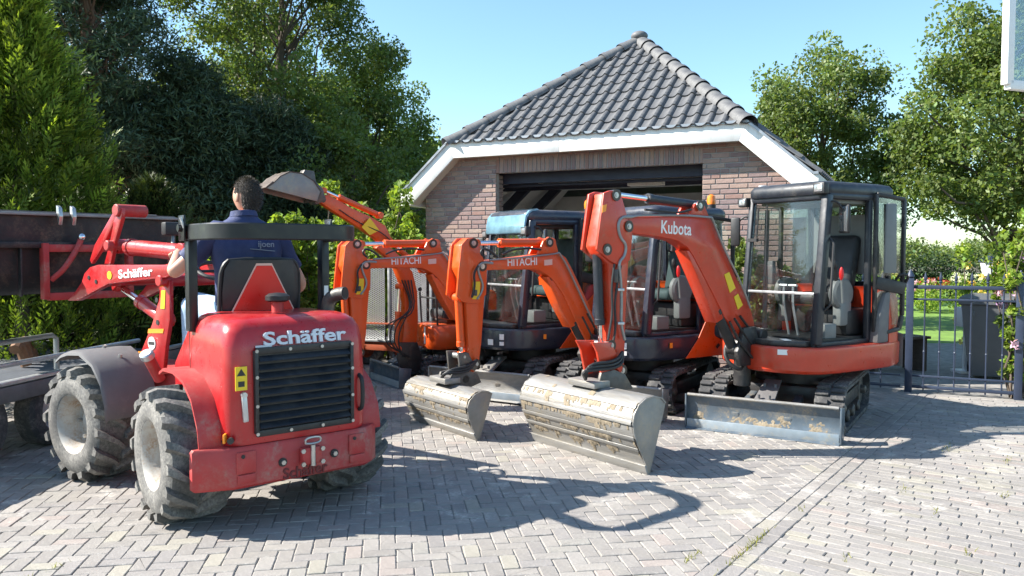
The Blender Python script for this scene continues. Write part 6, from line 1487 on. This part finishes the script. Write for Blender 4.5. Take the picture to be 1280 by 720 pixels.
shrub('laurel_shrub', 'glossy green shrub against the right garage pier', 2.72, 9.02, 1.45, .42, 91, 60, 80, .075, 'leaf_oak'); shrub('laurel_shrub', 'green shrub in the garage doorway behind the middle excavator', 1.05, 10.25, 1.35, .38, 92, 50, 80, .07, 'leaf_oak')
# right side
G5 = 'trees beyond the gate'
broadleaf('birch_tree', 'rounded tree behind the right end of the garage roof', 6.8, 17.5, 5.85, 1.72, 21, .14, .18, 270, 200, .085, 'leaf_birch', G5)
broadleaf('oak_tree', 'big spreading oak over the blue gate and lantern', 9.1, 14.2, 6.2, 1.85, 23, .16, .22, 360, 190, .085, 'leaf_oak', G5, lo=.1)
broadleaf('birch_tree', 'airy tree between the garage roof and the round tree', 8.0, 24.5, 6.2, 1.2, 24, .12, .2, 80, 150, .10, 'leaf_birch', G5)
# far wood as one mass
rs = np.random.RandomState(99); cent = []
for k in range(520):
    x = rs.uniform(10, 90); y = rs.uniform(75, 95)+x*.15; cent.append((x, y, rs.uniform(.3, 1)*(2.2+.8*math.sin(x*.22)+rs.normal(0, .3))))
for k in range(900):
    x = rs.uniform(-45, 6); y = rs.uniform(32, 42); cent.append((x, y, rs.uniform(.1, 1)*(7.5+1.6*math.sin(x*.35)) if x < -3 else rs.uniform(.1, 1)*5))
V, F, T = crown_leaves(rs, np.array(cent), rs.uniform(.7, 1.7, len(cent)), 110, .38, tints=(.6, 1.3)); o = meshobj('far_woodland', V, F, 'leaf_oak', None, T); tag(o, 'distant belt of trees closing off the fields behind', 'woodland', kind='stuff')
rs = np.random.RandomState(98); cent = []
for k in range(200): x = rs.uniform(6.5, 26); cent.append((x, 27+rs.uniform(-.5, .5), rs.uniform(.1, 1.35)))
V, F, T = crown_leaves(rs, np.array(cent), rs.uniform(.35, .6, len(cent)), 160, .10, tints=(.6, 1.2)); tag(meshobj('garden_hedge', V, F, 'leaf_dark', None, T), 'long clipped dark hedge at the end of the lawn', 'hedge')
# flower bed in front of the hedge
rs = np.random.RandomState(97)
for k in range(16):
    x = 7.6+k*.62+rs.normal(0, .1); y = 21.6+rs.normal(0, .3); h = rs.uniform(.45, .95); t = thing('border_plant', ['low yellow-green clump in the flower border', 'pink flowering clump in the flower border', 'red flowering clump in the flower border', 'pale grassy clump in the flower border'][k % 4], 'plant', (x, y, 0), 'flower border clumps')
    q = np.stack([x+rs.normal(0, .2, 26), y+rs.normal(0, .2, 26), rs.uniform(.05, h, 26)], 1); V, F, T = crown_leaves(rs, q, np.full(26, .16), 34, .08, tints=(.8, 1.6)); meshobj('leaves', V, F, 'leaf_shrub', t, T)
    q = np.stack([x+rs.normal(0, .22, 20), y-.15+rs.normal(0, .15, 20), h+rs.normal(0, .08, 20)], 1); V, F, T = crown_leaves(rs, q, np.full(20, .05), 10, .07); col_ = [(.7, .62, .25), (.65, .38, .45), (.5, .10, .06), (.7, .68, .55)][k % 4]; meshobj('flowers', V, F, 'petals', t, np.ones_like(T)*np.array(col_)*rs.uniform(.8, 1.1, (len(T), 1)))['kind'] = 'stuff'
# flowering climber at the right edge and yellow flowers over the bin
def climber(x, y, h, rad, seed, name, label, cols, n=70, per=60, size=.07, zlo=.1, nf=60):
    t = shrub(name, label, x, y, h, rad, seed, n, per, size, 'leaf_shrub', None, 12, zlo); rs = np.random.RandomState(seed+1)
    a = rs.uniform(0, 6.28, nf); q = np.stack([x+rad*np.cos(a)*rs.uniform(.6, 1.05, nf), y+rad*np.sin(a)*rs.uniform(.6, 1.05, nf), h*rs.uniform(.25, .95, nf)], 1)
    V, F, T = crown_leaves(rs, q, np.full(nf, .05), 16, .055); c = np.array(cols)[rs.randint(0, len(cols), len(q))]; meshobj('flowers', V, F, 'petals', t, np.repeat(c, 64, 0))['kind'] = 'stuff'
climber(5.42, 8.45, 1.75, .30, 70, 'flowering_climber', 'leafy climber with lilac and pink flowers at the gate post', [(.5, .3, .55), (.7, .45, .6), (.75, .7, .7)], nf=18)
climber(6.35, 10.4, 1.55, .55, 72, 'yellow_flower_shrub', 'shrub with yellow flowers behind the grey bin', [(.8, .55, .1), (.85, .7, .25)], nf=40)
